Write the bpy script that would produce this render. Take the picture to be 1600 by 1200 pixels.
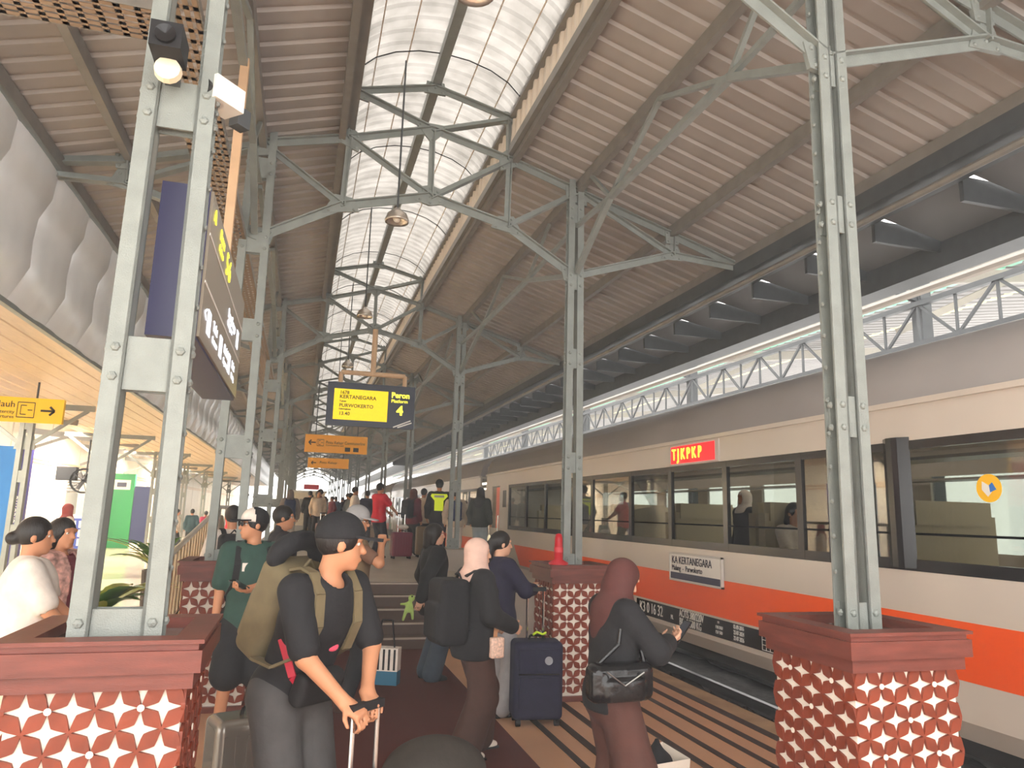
import bpy, bmesh, math, random
import numpy as np
from mathutils import Vector, Matrix
PI=math.pi
random.seed(7)
S=bpy.context.scene; COL=S.collection
for o in list(bpy.data.objects): bpy.data.objects.remove(o)
# ------------------------------------------------------------------ camera
cd=bpy.data.cameras.new('camera'); cam=bpy.data.objects.new('camera',cd); COL.objects.link(cam); S.camera=cam
cd.sensor_width=36; cd.lens=1128.4/1600*36; cd.clip_start=.05; cd.clip_end=400
def _rot(a,b,c):
    ca,sa=math.cos(a),math.sin(a); cb,sb=math.cos(b),math.sin(b); cc,sc=math.cos(c),math.sin(c)
    return (np.array([[cc,0,-sc],[0,1,0],[sc,0,cc]])@np.array([[1,0,0],[0,cb,sb],[0,-sb,cb]])@np.array([[ca,-sa,0],[sa,ca,0],[0,0,1]]))
_m=_rot(.2772,.1777,-.0272)           # rows: right, forward, up (world)
_M=Matrix([[_m[0][i],_m[2][i],-_m[1][i],(0,0,1.8)[i]] for i in range(3)]+[[0,0,0,1]])
cam.matrix_world=_M
# ------------------------------------------------------------------ light
w=bpy.data.worlds.new('overcast_sky'); S.world=w; w.use_nodes=True
bg=w.node_tree.nodes['Background']; bg.inputs[0].default_value=(1.0,.975,.94,1); bg.inputs[1].default_value=2.0
sd=bpy.data.lights.new('sun','SUN'); sd.energy=1.2; sd.angle=math.radians(50); sd.color=(1,.96,.91)
sun=bpy.data.objects.new('sun',sd); COL.objects.link(sun); sun.location=(1,10,30); sun.rotation_euler=(math.radians(14),math.radians(16),0)
S.view_settings.view_transform='Standard'; S.view_settings.look='None'; S.view_settings.gamma=1; S.view_settings.use_curve_mapping=False
S.view_settings.exposure=1.3
S.cycles.max_bounces=8; S.cycles.diffuse_bounces=5; S.cycles.glossy_bounces=4; S.cycles.transparent_max_bounces=12
# ------------------------------------------------------------------ materials
def lin(c):
    return tuple(((v/255)/12.92 if v<=10 else (((v/255)+.055)/1.055)**2.4) for v in c)
MATS={}
def mat(name,rgb,rough=.6,metal=0,var=.0,vs=6,bump=0,bs=40,trans=0,emit=0,alpha=1,spec=.5,stretch=None,ior=1.45,coat=0):
    if name in MATS: return MATS[name]
    m=bpy.data.materials.new(name); m.use_nodes=True; nt=m.node_tree; b=nt.nodes['Principled BSDF']
    c=lin(rgb); b.inputs['Base Color'].default_value=(*c,1); b.inputs['Roughness'].default_value=rough; b.inputs['Metallic'].default_value=metal
    b.inputs['Specular IOR Level'].default_value=spec; b.inputs['IOR'].default_value=ior; b.inputs['Coat Weight'].default_value=coat
    if trans: b.inputs['Transmission Weight'].default_value=trans
    if alpha<1: b.inputs['Alpha'].default_value=alpha
    if emit: b.inputs['Emission Color'].default_value=(*c,1); b.inputs['Emission Strength'].default_value=emit
    if var or bump:
        tc=nt.nodes.new('ShaderNodeTexCoord'); mp=nt.nodes.new('ShaderNodeMapping'); nt.links.new(tc.outputs['Object'],mp.inputs[0])
        if stretch: mp.inputs['Scale'].default_value=stretch
        if var:
            n=nt.nodes.new('ShaderNodeTexNoise'); n.inputs['Scale'].default_value=vs; n.inputs['Detail'].default_value=5
            nt.links.new(mp.outputs[0],n.inputs['Vector'])
            r=nt.nodes.new('ShaderNodeValToRGB'); r.color_ramp.elements[0].position=.3; r.color_ramp.elements[1].position=.7
            r.color_ramp.elements[0].color=(*[v*(1-var) for v in c],1); r.color_ramp.elements[1].color=(*[min(1,v*(1+var)) for v in c],1)
            nt.links.new(n.outputs[0],r.inputs[0]); nt.links.new(r.outputs[0],b.inputs['Base Color'])
        if bump:
            n2=nt.nodes.new('ShaderNodeTexNoise'); n2.inputs['Scale'].default_value=bs; n2.inputs['Detail'].default_value=3
            nt.links.new(mp.outputs[0],n2.inputs['Vector'])
            bp=nt.nodes.new('ShaderNodeBump'); bp.inputs['Strength'].default_value=bump; bp.inputs['Distance'].default_value=.01
            nt.links.new(n2.outputs[0],bp.inputs['Height']); nt.links.new(bp.outputs[0],b.inputs['Normal'])
    MATS[name]=m; return m
steel=mat('painted_steel',(136,141,136),.42,.1,.10,9,.35,160)
steel2=mat('painted_steel_dark',(72,75,77),.5,.1,.12,8)
roofm=mat('roof_sheet',(166,158,151),.55,.15,.13,2.2,stretch=(1,.25,1))
roofd=mat('roof_sheet_dark',(104,96,90),.6,.1,.12,2)
purl=mat('purlin_steel',(132,127,120),.45,.2,.12,6)
silver=mat('silver_panel',(238,240,240),.28,.1,.06,3,.08,4)
soffit=mat('cream_soffit',(206,182,150),.4,0,.08,3,stretch=(8,1,1))
wood=mat('dark_brown_wood',(112,58,48),.42,0,.22,5,.12,60,stretch=(1,1,6))
lattice=mat('carved_brown_wood',(128,56,34),.5,0,.25,7,.1,50)
whiteb=mat('white_board',(236,228,214),.6,0,.04,6)
tan=mat('tan_floor',(206,160,124),.35,0,.08,1.5)
carpet=mat('brown_carpet',(92,38,30),.95,0,.14,120,.5,500)
dark=mat('dark_rubber',(58,46,42),.7,0,.15,20)
conc=mat('grey_concrete',(168,160,150),.75,0,.10,3,.1,30)
concd=mat('dark_step',(104,88,80),.75,0,.12,3)
ballm=mat('ballast',(74,66,60),.9,0,.35,14,.6,60)
railm=mat('rail_steel',(150,146,142),.3,.9)
trainw=mat('train_silver_paint',(214,203,190),.28,.05,.03,1.5,coat=.25)
trainr=mat('train_roof_grey',(160,154,150),.32,.1,.06,1.2)
orange=mat('orange_stripe',(252,92,14),.3,coat=.3)
black=mat('black_gloss',(26,25,27),.18)
blackm=mat('black_matt',(28,27,29),.75,0,.15,30)
white=mat('white_paint',(240,236,228),.5)
navy=mat('navy',(44,46,78),.4)
yellow=mat('sign_yellow',(255,206,20),.45)
amber=mat('sign_amber',(255,176,40),.45)
hallw=mat('hall_white_wall',(244,232,212),.7,0,.03,1)
hallf=mat('hall_gloss_floor',(238,222,194),.12,0,.05,.8)
beige=mat('beige_conduit',(206,170,134),.55,0,.08,8)
chrome=mat('chrome',(220,220,220),.15,1)
glass=bpy.data.materials.new('window_glass'); glass.use_nodes=True
def _glass():
    nt=glass.node_tree; nt.nodes.clear(); o=nt.nodes.new('ShaderNodeOutputMaterial'); t=nt.nodes.new('ShaderNodeBsdfTransparent'); g=nt.nodes.new('ShaderNodeBsdfGlossy')
    t.inputs[0].default_value=(.66,.66,.65,1); g.inputs['Roughness'].default_value=.02; g.inputs[0].default_value=(.95,.93,.9,1)
    f=nt.nodes.new('ShaderNodeLayerWeight'); f.inputs[0].default_value=.36; m=nt.nodes.new('ShaderNodeMixShader')
    nt.links.new(f.outputs['Fresnel'],m.inputs[0]); nt.links.new(t.outputs[0],m.inputs[1]); nt.links.new(g.outputs[0],m.inputs[2]); nt.links.new(m.outputs[0],o.inputs[0])
_glass()
skym=bpy.data.materials.new('translucent_sheet'); skym.use_nodes=True
def _sky():
    nt=skym.node_tree; nt.nodes.clear(); o=nt.nodes.new('ShaderNodeOutputMaterial'); t=nt.nodes.new('ShaderNodeBsdfTranslucent'); d=nt.nodes.new('ShaderNodeBsdfDiffuse')
    tc=nt.nodes.new('ShaderNodeTexCoord'); n=nt.nodes.new('ShaderNodeTexNoise'); n.inputs['Scale'].default_value=3; n.inputs['Detail'].default_value=6
    r=nt.nodes.new('ShaderNodeValToRGB'); r.color_ramp.elements[0].position=.3; r.color_ramp.elements[0].color=(.18,.168,.152,1); r.color_ramp.elements[1].position=.65; r.color_ramp.elements[1].color=(.285,.268,.248,1)
    nt.links.new(tc.outputs['Object'],n.inputs[0]); nt.links.new(n.outputs[0],r.inputs[0]); nt.links.new(r.outputs[0],t.inputs[0]); nt.links.new(r.outputs[0],d.inputs[0])
    m=nt.nodes.new('ShaderNodeMixShader'); m.inputs[0].default_value=.3
    nt.links.new(t.outputs[0],m.inputs[1]); nt.links.new(d.outputs[0],m.inputs[2]); nt.links.new(m.outputs[0],o.inputs[0])
_sky()
# ------------------------------------------------------------------ mesh helpers
class MB:
    def __init__(s): s.v=[]; s.f=[]; s.mi=[]; s.cur=0
    def add(s,vs,fs):
        n=len(s.v); s.v+= [tuple(v) for v in vs]; s.f+=[tuple(i+n for i in f) for f in fs]; s.mi+=[s.cur]*len(fs); return s
    def box(s,lo,hi,M=None):
        x0,y0,z0=lo; x1,y1,z1=hi
        vs=[(x0,y0,z0),(x1,y0,z0),(x1,y1,z0),(x0,y1,z0),(x0,y0,z1),(x1,y0,z1),(x1,y1,z1),(x0,y1,z1)]
        if M is not None: vs=[M@Vector(v) for v in vs]
        return s.add(vs,[(0,3,2,1),(4,5,6,7),(0,1,5,4),(1,2,6,5),(2,3,7,6),(3,0,4,7)])
    def frame(s,p,q,up=(0,0,1)):
        p,q=Vector(p),Vector(q); d=(q-p); L=d.length; d.normalize(); u=Vector(up)
        if abs(d.dot(u))>.98: u=Vector((0,1,0))
        a=d.cross(u).normalized(); b=a.cross(d).normalized(); return p,q,d,a,b,L
    def bar(s,p,q,w,h,up=(0,0,1)):
        p,q,d,a,b,L=s.frame(p,q,up); vs=[]
        for e in (p,q):
            for i,j in ((-1,-1),(1,-1),(1,1),(-1,1)): vs.append(e+a*(i*w/2)+b*(j*h/2))
        return s.add(vs,[(0,1,2,3)[::-1],(4,5,6,7),(0,1,5,4),(1,2,6,5),(2,3,7,6),(3,0,4,7)][0:6])
    def tube(s,p,q,r,n=10,r2=None,up=(0,0,1)):
        p,q,d,a,b,L=s.frame(p,q,up); r2=r if r2 is None else r2; vs=[]
        for e,rr in ((p,r),(q,r2)):
            for k in range(n): t=2*PI*k/n; vs.append(e+a*(rr*math.cos(t))+b*(rr*math.sin(t)))
        fs=[(k,(k+1)%n,n+(k+1)%n,n+k) for k in range(n)]+[tuple(range(n))[::-1],tuple(range(n,2*n))]
        return s.add(vs,fs)
    def path(s,pts,r,n=8):
        for i in range(len(pts)-1): s.tube(pts[i],pts[i+1],r,n)
        return s
    def prism(s,poly,z0,z1,M=None):
        n=len(poly); vs=[(x,y,z0) for x,y in poly]+[(x,y,z1) for x,y in poly]
        if M is not None: vs=[M@Vector(v) for v in vs]
        return s.add(vs,[tuple(range(n))[::-1],tuple(range(n,2*n))]+[(k,(k+1)%n,n+(k+1)%n,n+k) for k in range(n)])
    def lathe(s,prof,c=(0,0,0),n=20,axis='z'):
        vs=[];m=len(prof)
        for k in range(n):
            t=2*PI*k/n
            for r,z in prof:
                v=(r*math.cos(t),r*math.sin(t),z) if axis=='z' else ((z,r*math.cos(t),r*math.sin(t)) if axis=='x' else (r*math.cos(t),z,r*math.sin(t)))
                vs.append((c[0]+v[0],c[1]+v[1],c[2]+v[2]))
        fs=[(k*m+j,((k+1)%n)*m+j,((k+1)%n)*m+j+1,k*m+j+1) for k in range(n) for j in range(m-1)]
        return s.add(vs,fs)
    def ball(s,c,r,n=10,sc=(1,1,1)):
        prof=[(max(r*math.sin(PI*k/6),1e-5),-r*math.cos(PI*k/6)) for k in range(7)]
        i=len(s.v); s.lathe(prof,(0,0,0),n)
        for k in range(i,len(s.v)): v=s.v[k]; s.v[k]=(c[0]+v[0]*sc[0],c[1]+v[1]*sc[1],c[2]+v[2]*sc[2])
        return s
    def mesh(s,name,mats,smooth=False):
        me=bpy.data.meshes.new(name); me.from_pydata(s.v,[],s.f)
        if not isinstance(mats,(list,tuple)): mats=[mats]
        for m in mats: me.materials.append(m)
        if len(mats)>1: me.polygons.foreach_set('material_index',s.mi)
        bm=bmesh.new(); bm.from_mesh(me); bmesh.ops.recalc_face_normals(bm,faces=bm.faces); bm.to_mesh(me); bm.free()
        if smooth: me.polygons.foreach_set('use_smooth',[True]*len(me.polygons))
        me.update(); return me
    def build(s,name,mats,parent=None,smooth=False,stuff=False):
        return mkobj(name,s.mesh(name,mats,smooth),parent,stuff)
def mkobj(name,me,parent=None,stuff=False,loc=None,rot=None):
    o=bpy.data.objects.new(name,me); COL.objects.link(o)
    if parent: o.parent=parent
    if stuff: o['kind']='stuff'
    if loc is not None: o.location=loc
    if rot is not None: o.rotation_euler=rot
    return o
def thing(name,label,cat,loc=(0,0,0),rz=0,group=None):
    o=bpy.data.objects.new(name,None); COL.objects.link(o); o.empty_display_size=.1
    o.location=loc; o.rotation_euler=(0,0,rz); o['label']=label; o['category']=cat
    if group: o['group']=group
    return o
def tag(o,label,cat,group=None):
    o['label']=label; o['category']=cat
    if group: o['group']=group
    return o
def struct(name,mb,m,parent=None,smooth=False):
    o=mb.build(name,m,parent,smooth)
    if not parent: o['kind']='structure'
    return o
def sroot(name,loc=(0,0,0)):
    o=bpy.data.objects.new(name,None); COL.objects.link(o); o.location=loc; o['kind']='structure'; return o
def copy_tree(o,parent=None):
    c=o.copy(); COL.objects.link(c); c.parent=parent
    for ch in list(o.children): copy_tree(ch,c)
    return c
def text(body,size,mtl,parent,loc,rot=(PI/2,0,0),name='lettering',ext=.002,align='LEFT',sx=1,bold=0):
    cu=bpy.data.curves.new(name,'FONT'); cu.body=body; cu.size=size; cu.extrude=ext; cu.align_x=align; cu.align_y='CENTER'; cu.offset=bold; cu.resolution_u=3
    o=bpy.data.objects.new('tmp',cu); COL.objects.link(o); bpy.context.view_layer.update()
    me=bpy.data.meshes.new_from_object(o.evaluated_get(bpy.context.evaluated_depsgraph_get())); bpy.data.objects.remove(o)
    me.materials.clear(); me.materials.append(mtl)
    t=mkobj(name,me,parent,loc=loc,rot=rot); t.scale=(sx,1,1); return t
# ------------------------------------------------------------------ structure: floors, steps, track
fl=MB(); fl.box((-1.15,-4,-.06),(4.27,9.95,0)); floor=struct('floor',fl,tan)
for x0,x1 in ((3.95,4.04),(3.72,3.79),(3.50,3.56),(3.24,3.30),(2.99,3.06),(2.79,2.85),(2.55,2.62),(2.31,2.38),(2.10,2.16)):
    MB().box((x0,-3.5,0),(x1,9.9,.006)).build('grip_strip',dark,floor)
MB().box((4.04,-4,0),(4.27,9.95,.004)).build('edge_band',mat('worn_edge',(176,146,112),.7,0,.2,4),floor)
MB().box((.36,1.2,0),(1.80,9.95,.008)).build('carpet_runner',carpet,floor)
hf=struct('floor_hall',MB().box((-12,-4,-.06),(-1.15,95,0)),hallf)
up=struct('floor_upper',MB().box((-1.15,11.20,.55),(4.27,95,.75)),mat('upper_floor',(178,170,158),.45,0,.12,2))
struct('wall_platform_edge',MB().box((4.0,-4,-.62),(4.25,95,-.06)).box((-1.15,11.3,-.06),(4.2,95,.55)),concd)
st=sroot('stairs')
nose=mat('step_nosing',(196,186,172),.5)
for i in range(5):
    y=9.95+.27*i
    b=MB().box((-1.1,y,.15*i),(2.3,y+.29,.15*i+.147)).build('step',concd,st)
    MB().box((-1.1,y-.006,.15*i+.13),(2.3,y+.03,.15*i+.151)).build('nosing',nose,b)
struct('wall_stair_side',MB().box((2.3,9.95,0),(4.27,11.05,.55)).box((2.3,9.95,.55),(4.27,11.05,.75)),conc)
tb=MB(); nx,ny=16,240
rng=np.random.RandomState(3)
for k in range(ny+1):
    for j in range(nx+1):
        x=4.25+j*.66; y=-5+k*.42; tb.v.append((x,y,-.62+rng.rand()*.07+(.06 if 5<x<8 else 0)))
tb.f=[(k*(nx+1)+j,k*(nx+1)+j+1,(k+1)*(nx+1)+j+1,(k+1)*(nx+1)+j) for k in range(ny) for j in range(nx)]; tb.mi=[0]*len(tb.f)
struct('floor_track_bed',tb,ballm)
bs=MB()
for k in range(2600):
    x=4.34+rng.rand()*1.2; y=3+rng.rand()*11; r=.02+rng.rand()*.03; z=-.555+rng.rand()*.03
    a=rng.rand(6)*.6+.7
    bs.add([(x+r*a[0],y,z),(x-r*a[1],y,z),(x,y+r*a[2],z),(x,y-r*a[3],z),(x,y,z+r*a[4]),(x,y,z-r)],[(0,2,4),(2,1,4),(1,3,4),(3,0,4),(2,0,5),(1,2,5),(3,1,5),(0,3,5)])
o=bs.build('ballast_stones',ballm); o['kind']='stuff'; tag(o,'dark crushed stone ballast lying between the rails','ballast')
for i,(x,lab) in enumerate(((5.66,'polished steel rail beside the striped platform edge'),(6.73,'steel rail under the far side of the orange striped coach'))):
    r=MB(); prof=[(-.06,0),(.06,0),(.06,.012),(.012,.025),(.012,.10),(.034,.11),(.034,.145),(-.034,.145),(-.034,.11),(-.012,.10),(-.012,.025),(-.06,.012)]
    r.prism(prof,-5,90,Matrix(((1,0,0,x),(0,0,1,0),(0,1,0,-.545),(0,0,0,1))))
    tag(r.build('rail',railm),lab,'rail')
# ------------------------------------------------------------------ roof of the platform
Y0,Y1=-1.2,86
def ribsheet(name,a,b,m,y0=Y0,y1=Y1,pitch=.22,h=.028,kind='structure',th=.0):
    # trapezoid ribs, running from point a=(x,z) to b=(x,z), repeated along Y
    mb=MB(); prof=[]; y=y0
    while y<y1: prof+= [(y,0),(y+pitch*.62,0),(y+pitch*.70,h),(y+pitch*.92,h)]; y+=pitch
    d=Vector((b[0]-a[0],b[1]-a[1])).normalized(); n=Vector((-d.y,d.x)); n=n if n.y>0 else -n
    for yy,hh in prof: mb.v.append((a[0]+n.x*hh,yy,a[1]+n.y*hh)); mb.v.append((b[0]+n.x*hh,yy,b[1]+n.y*hh))
    mb.f=[(2*k,2*k+1,2*k+3,2*k+2) for k in range(len(prof)-1)]; mb.mi=[0]*len(mb.f)
    o=mb.build(name,m); 
    if kind: o['kind']='structure'
    return o
zr=lambda x:(5.75-.31*(x-1.99)+.13) if x>1.1 else (5.70-.30*(.22-x)+.13)
ribsheet('ceiling_right',(2.02,zr(2.02)),(5.0,zr(5.0)),roofm)
ribsheet('ceiling_left',(.18,zr(.18)),(-2.48,zr(-2.48)),roofm)
pr=sroot('trim_purlins')
for x in (2.06,2.84,4.04,4.9): MB().box((x-.035,Y0,zr(x)-.135),(x+.035,Y1,zr(x)-.005)).build('purlin',purl,pr)
for x in (.14,-.64,-1.85,-2.44): MB().box((x-.035,Y0,zr(x)-.135),(x+.035,Y1,zr(x)-.005)).build('purlin',purl,pr)
# skylight vault
vc,vz,vr=1.12,5.62,.92
sk=MB(); NA=14; pitch=.2; prof=[]; y=Y0
while y<Y1: prof+=[(y,0),(y+pitch*.5,0),(y+pitch*.62,.022),(y+pitch*.88,.022)]; y+=pitch
A0=math.acos(.93)
for yy,hh in prof:
    for k in range(NA+1):
        t=A0+(PI-2*A0)*k/NA; r=vr+hh; sk.v.append((vc-r*math.cos(t),yy,6.28+(math.sin(t)-math.sin(A0))*.52+hh))
sk.f=[(i*(NA+1)+k,i*(NA+1)+k+1,(i+1)*(NA+1)+k+1,(i+1)*(NA+1)+k) for i in range(len(prof)-1) for k in range(NA)]; sk.mi=[0]*len(sk.f)
o=sk.build('ceiling_skylight',skym,smooth=False); o['kind']='structure'
ribs=sroot('trim_skylight')
for x in (.42,.75,1.49,1.82):
    t=math.acos((vc-x)/vr); MB().box((x-.006,Y0,6.28+(math.sin(t)-math.sin(A0))*.52-.012),(x+.006,Y1,6.28+(math.sin(t)-math.sin(A0))*.52)).build('batten',mat('skylight_batten',(214,200,184),.6),ribs)
MB().box((1.07,Y0,6.50),(1.17,Y1,6.62)).build('ridge_beam',steel,ribs)
for k in range(30):
    y=.6+k*2.1; pts=[]
    for j in range(9):
        t=A0+(PI-2*A0)*j/8; pts.append((vc-(vr-.012)*math.cos(t),y,6.265+(math.sin(t)-math.sin(A0))*.52))
    MB().path(pts,.007,5).build('tie_wire',blackm,ribs)
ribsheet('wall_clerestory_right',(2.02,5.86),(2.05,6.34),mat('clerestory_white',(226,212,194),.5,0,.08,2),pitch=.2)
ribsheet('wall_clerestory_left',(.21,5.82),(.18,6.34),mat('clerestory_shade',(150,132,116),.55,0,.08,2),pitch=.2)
for x in (.22,2.02):
    MB().box((x-.05,Y0,5.80),(x+.05,Y1,5.90)).build('sill_rail',purl,ribs); MB().box((x-.045,Y0,6.26),(x+.045,Y1,6.32)).build('head_rail',purl,ribs)
# gutter and soffit above the train
gt=sroot('trim_gutter')
MB().box((4.86,Y0,4.70),(5.22,Y1,4.86)).build('gutter_box',steel2,gt)
MB().tube((4.98,Y0,4.64),(4.98,Y1,4.64),.035,8).build('gutter_pipe',purl,gt)
pm=MB(); pm.add([(0,.04,.0),(.80,.04,-.16),(.80,.96,-.16),(0,.96,0),(0,.04,.03),(.80,.04,-.13),(.80,.96,-.13),(0,.96,.03)],[(0,1,2,3),(4,5,6,7)[::-1],(0,1,5,4),(1,2,6,5),(2,3,7,6),(3,0,4,7)])
pme=pm.mesh('soffit_panel',mat('soffit_grey',(112,111,112),.5,.1,.1,2))
rm=MB().box((0,-.02,-.20),(.86,.02,.02)).mesh('soffit_rib',steel2)
for k in range(46):
    mkobj('soffit_panel',pme,gt,loc=(5.22,-.5+k*1.0,4.78)); mkobj('soffit_rib',rm,gt,loc=(5.22,-.5+k*1.0,4.72))
MB().box((6.02,Y0,4.36),(6.30,Y1,4.62)).box((6.05,Y0,4.62),(6.28,Y1,4.9)).build('edge_beam',steel2,gt)
MB().tube((6.6,Y0,4.42),(6.6,Y1,4.42),.05,8).tube((6.75,Y0,4.62),(6.75,Y1,4.62),.02,6).build('service_pipe',mat('pale_pipe',(206,198,190),.4),gt)
# ------------------------------------------------------------------ trusses
def gusset(mb,c,pts,th=.022):
    mb.prism([(c[0]+x,c[1]+z) for x,z in pts],-th/2,th/2,Matrix(((1,0,0,0),(0,0,1,0),(0,1,0,0),(0,0,0,1))))
def rivet(mb,x,y,z,r=.016,ax='y',sg=-1):
    i=len(mb.v); mb.lathe([(r,0),(r*.8,r*.5),(1e-4,r*.8)],(0,0,0),6)
    for k in range(i,len(mb.v)):
        v=mb.v[k]; mb.v[k]=(x+v[0],y+sg*v[2],z+v[1]) if ax=='y' else (x+sg*v[2],y+v[0],z+v[1])
def truss(y):
    t=thing('roof_truss','grey riveted steel roof truss','truss',(0,y,0),0,'riveted trusses across the platform roof')
    N=dict(Lu=(-.64,5.49),Ll=(-.61,4.47),At=(.22,5.70),Al=(.19,4.93),Cl=(1.11,5.17),Cm=(1.10,5.96),SL=(.25,6.26),SC=(1.11,6.47),SR=(1.98,6.26),Bt=(1.99,5.75),Bl=(1.98,4.96),Ru=(2.82,5.49),Rl=(2.79,4.47),
           Kr=(4.03,4.88),Ku=(4.04,5.12),Kt=(5.0,4.82),Jl=(-1.86,4.87),Ju=(-1.88,5.10),Jt=(-2.62,4.85),Jv=(-2.62,4.98))
    for a,b,wd in (('Lu','At',.08),('At','Cm',.07),('Cm','Bt',.07),('Bt','Ru',.08),('Ll','Al',.09),('Al','Cl',.09),('Cl','Bl',.09),('Bl','Rl',.09),('Lu','Al',.06),('At','Al',.06),('At','Cl',.06),('Cm','Cl',.06),('Bt','Cl',.06),('Bt','Bl',.06),('Ru','Bl',.06),
               ('SL','Cm',.06),('SR','Cm',.06),('SL','SC',.06),('SC','SR',.06),('At','SL',.05),('Bt','SR',.05),('Ru','Ku',.08),('Ku','Kt',.08),('Rl','Kr',.08),('Kr','Kt',.07),('Ru','Kr',.06),('Ku','Kr',.05),
               ('Lu','Ju',.08),('Ju','Jv',.08),('Ll','Jl',.08),('Jl','Jt',.07),('Lu','Jl',.06),('Ju','Jl',.05),('Jv','Jt',.06)):
        p,q=N[a],N[b]; mb=MB(); mb.bar((p[0],0,p[1]),(q[0],0,q[1]),.012,wd,(0,1,0)) if False else None
        P,Q=Vector((p[0],0,p[1])),Vector((q[0],0,q[1])); d=(Q-P).normalized(); n=Vector((-d.z,0,d.x))
        # angle section: a web in the truss plane and a flange along Y
        for (o0,o1,y0,y1) in ((-wd/2,wd/2,-.006,.006),(wd/2-.012,wd/2,-.05,.05)):
            vs=[]
            for e in (P,Q):
                for oo,yy in ((o0,y0),(o1,y0),(o1,y1),(o0,y1)): vs.append(e+n*oo+Vector((0,yy,0)))
            mb.add(vs,[(0,1,2,3),(4,5,6,7),(0,1,5,4),(1,2,6,5),(2,3,7,6),(3,0,4,7)])
        mb.build('member',steel,t)
    G=dict(Lu=[(-.12,-.16),(.14,-.10),(.14,.08),(-.12,.06)],Ll=[(-.10,-.1),(.12,-.06),(.16,.10),(-.10,.12)],At=[(-.12,-.05),(.10,-.14),(.12,.05),(0,.14),(-.10,.12)],Al=[(-.20,-.10),(.18,-.04),(.10,.10),(-.08,.12)],
           Cl=[(-.16,-.06),(0,-.10),(.16,-.06),(.12,.10),(0,.14),(-.12,.10)],Cm=[(-.20,.07),(0,-.16),(.20,.07)],SL=[(-.04,-.06),(.14,-.10),(.04,.08),(-.04,.08)],SC=[(-.12,-.07),(.12,-.07),(.10,.07),(-.10,.07)],SR=[(.04,-.06),(-.16,-.08),(-.06,.08),(.04,.08)],
           Bt=[(.12,-.05),(-.10,-.14),(-.12,.05),(0,.14),(.10,.10)],Bl=[(-.18,-.04),(.20,-.10),(.08,.12),(-.10,.10)],Ru=[(.12,-.16),(-.14,-.10),(-.14,.08),(.12,.06)],Rl=[(.10,-.1),(-.12,-.06),(-.16,.10),(.10,.12)],Kr=[(-.14,-.06),(.14,-.05),(.08,.12),(-.08,.12)],Jl=[(-.16,-.05),(.18,-.10),(.08,.12),(-.08,.12)],Ku=[(-.08,-.1),(.08,-.1),(.1,.05),(-.1,.05)],Ju=[(-.08,-.1),(.08,-.1),(.1,.05),(-.1,.05)])
    rv=MB()
    for k,pts in G.items():
        g=MB(); gusset(g,N[k],pts,.03); g.build('gusset_plate',steel,t)
        for x,z in pts: rivet(rv,N[k][0]+x*.68,-.015,N[k][1]+z*.68,.017)
        rivet(rv,N[k][0],-.015,N[k][1],.017)
    rv.build('rivets',steel,t,stuff=True)
    return t
FY=[3.22,7.37,13.58,20.0,26.4,32.8,39.2,45.6,52,58.4,64.8,71.2,77.6]
ordw=['first','second','third','fourth','fifth','sixth','seventh','eighth','ninth','tenth','eleventh','twelfth','thirteenth']
t0=truss(FY[0])
trs=[t0]+[copy_tree(t0) for _ in FY[1:]]
tl=['grey riveted roof truss above the nearest pair of carved planters','grey riveted roof truss over the pair of planters by the steps','grey riveted roof truss carrying the yellow train departure screen','grey riveted roof truss carrying the amber commuter exit sign']
for i,(t,y) in enumerate(zip(trs,FY)):
    t.location.y=y; t['label']=tl[i] if i<4 else ordw[i]+' grey riveted roof truss along the platform, counted from the nearest carved planters'
# ------------------------------------------------------------------ columns
def column(x,y,zb,wb,wt,label,group,z1=5.62,dep=.10,fw=.075):
    t=thing('steel_column',label,'column',(x,y,0),0,group)
    def sx(z): return wb+(wt-wb)*(z-zb)/(z1-zb)
    for s in (-1,1):
        mb=MB(); vs=[]
        for (a0,a1,b0,b1) in ((0,1,-dep/2,-dep/2+.012),(0,1,dep/2-.012,dep/2),(0,.16,-dep/2,dep/2)):
            vs=[]
            for z in (zb,z1):
                h=sx(z)/2
                xo,xi=s*h,s*(h-fw)
                A=xi+(xo-xi)*0 if False else None
                p0=xi+(xo-xi)*a0; p1=xi+(xo-xi)*a1
                vs+=[(p0,b0,z),(p1,b0,z),(p1,b1,z),(p0,b1,z)]
            mb.add(vs,[(0,1,2,3),(4,5,6,7),(0,1,5,4),(1,2,6,5),(2,3,7,6),(3,0,4,7)])
        mb.build('flange',steel,t)
    rv=MB(); zs=[zb+.0,zb+1.05,zb+2.2,zb+3.1,zb+3.9]
    for z in [v for v in zs if v<z1-.3]:
        h=sx(z)/2; hh=.20 if z<zb+.01 else .22
        MB().box((-h+fw*.25,-dep/2+.012,z),(h-fw*.25,-dep/2+.024,z+hh)).box((-h+fw*.25,dep/2-.024,z),(h-fw*.25,dep/2-.012,z+hh)).build('batten_plate',steel,t)
        for s in (-1,1):
            for dz in (.05,hh-.05):
                rivet(rv,s*(h-fw*.5),-dep/2,z+dz,.02)
                rivet(rv,s*(h-.0),0,z+dz,.02,'x',s)
    z=zb+.35
    while z<z1-.2:
        rivet(rv,-sx(z)/2,.02,z,.014,'x',-1); rivet(rv,sx(z)/2,.02,z,.014,'x',1); z+=.18
    rv.build('rivets',steel,t,stuff=True)
    return t
cl=[('grey riveted steel column rising from the large carved planter beside the cameras','grey riveted steel column rising from the carved planter with the train behind it'),
    ('grey steel column in the carved planter left of the steps','grey steel column in the carved planter with the red traffic cone'),
    ('grey steel column at the left edge of the upper platform by the steps','grey steel column on the pale concrete plinth by the steps')]
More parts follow.
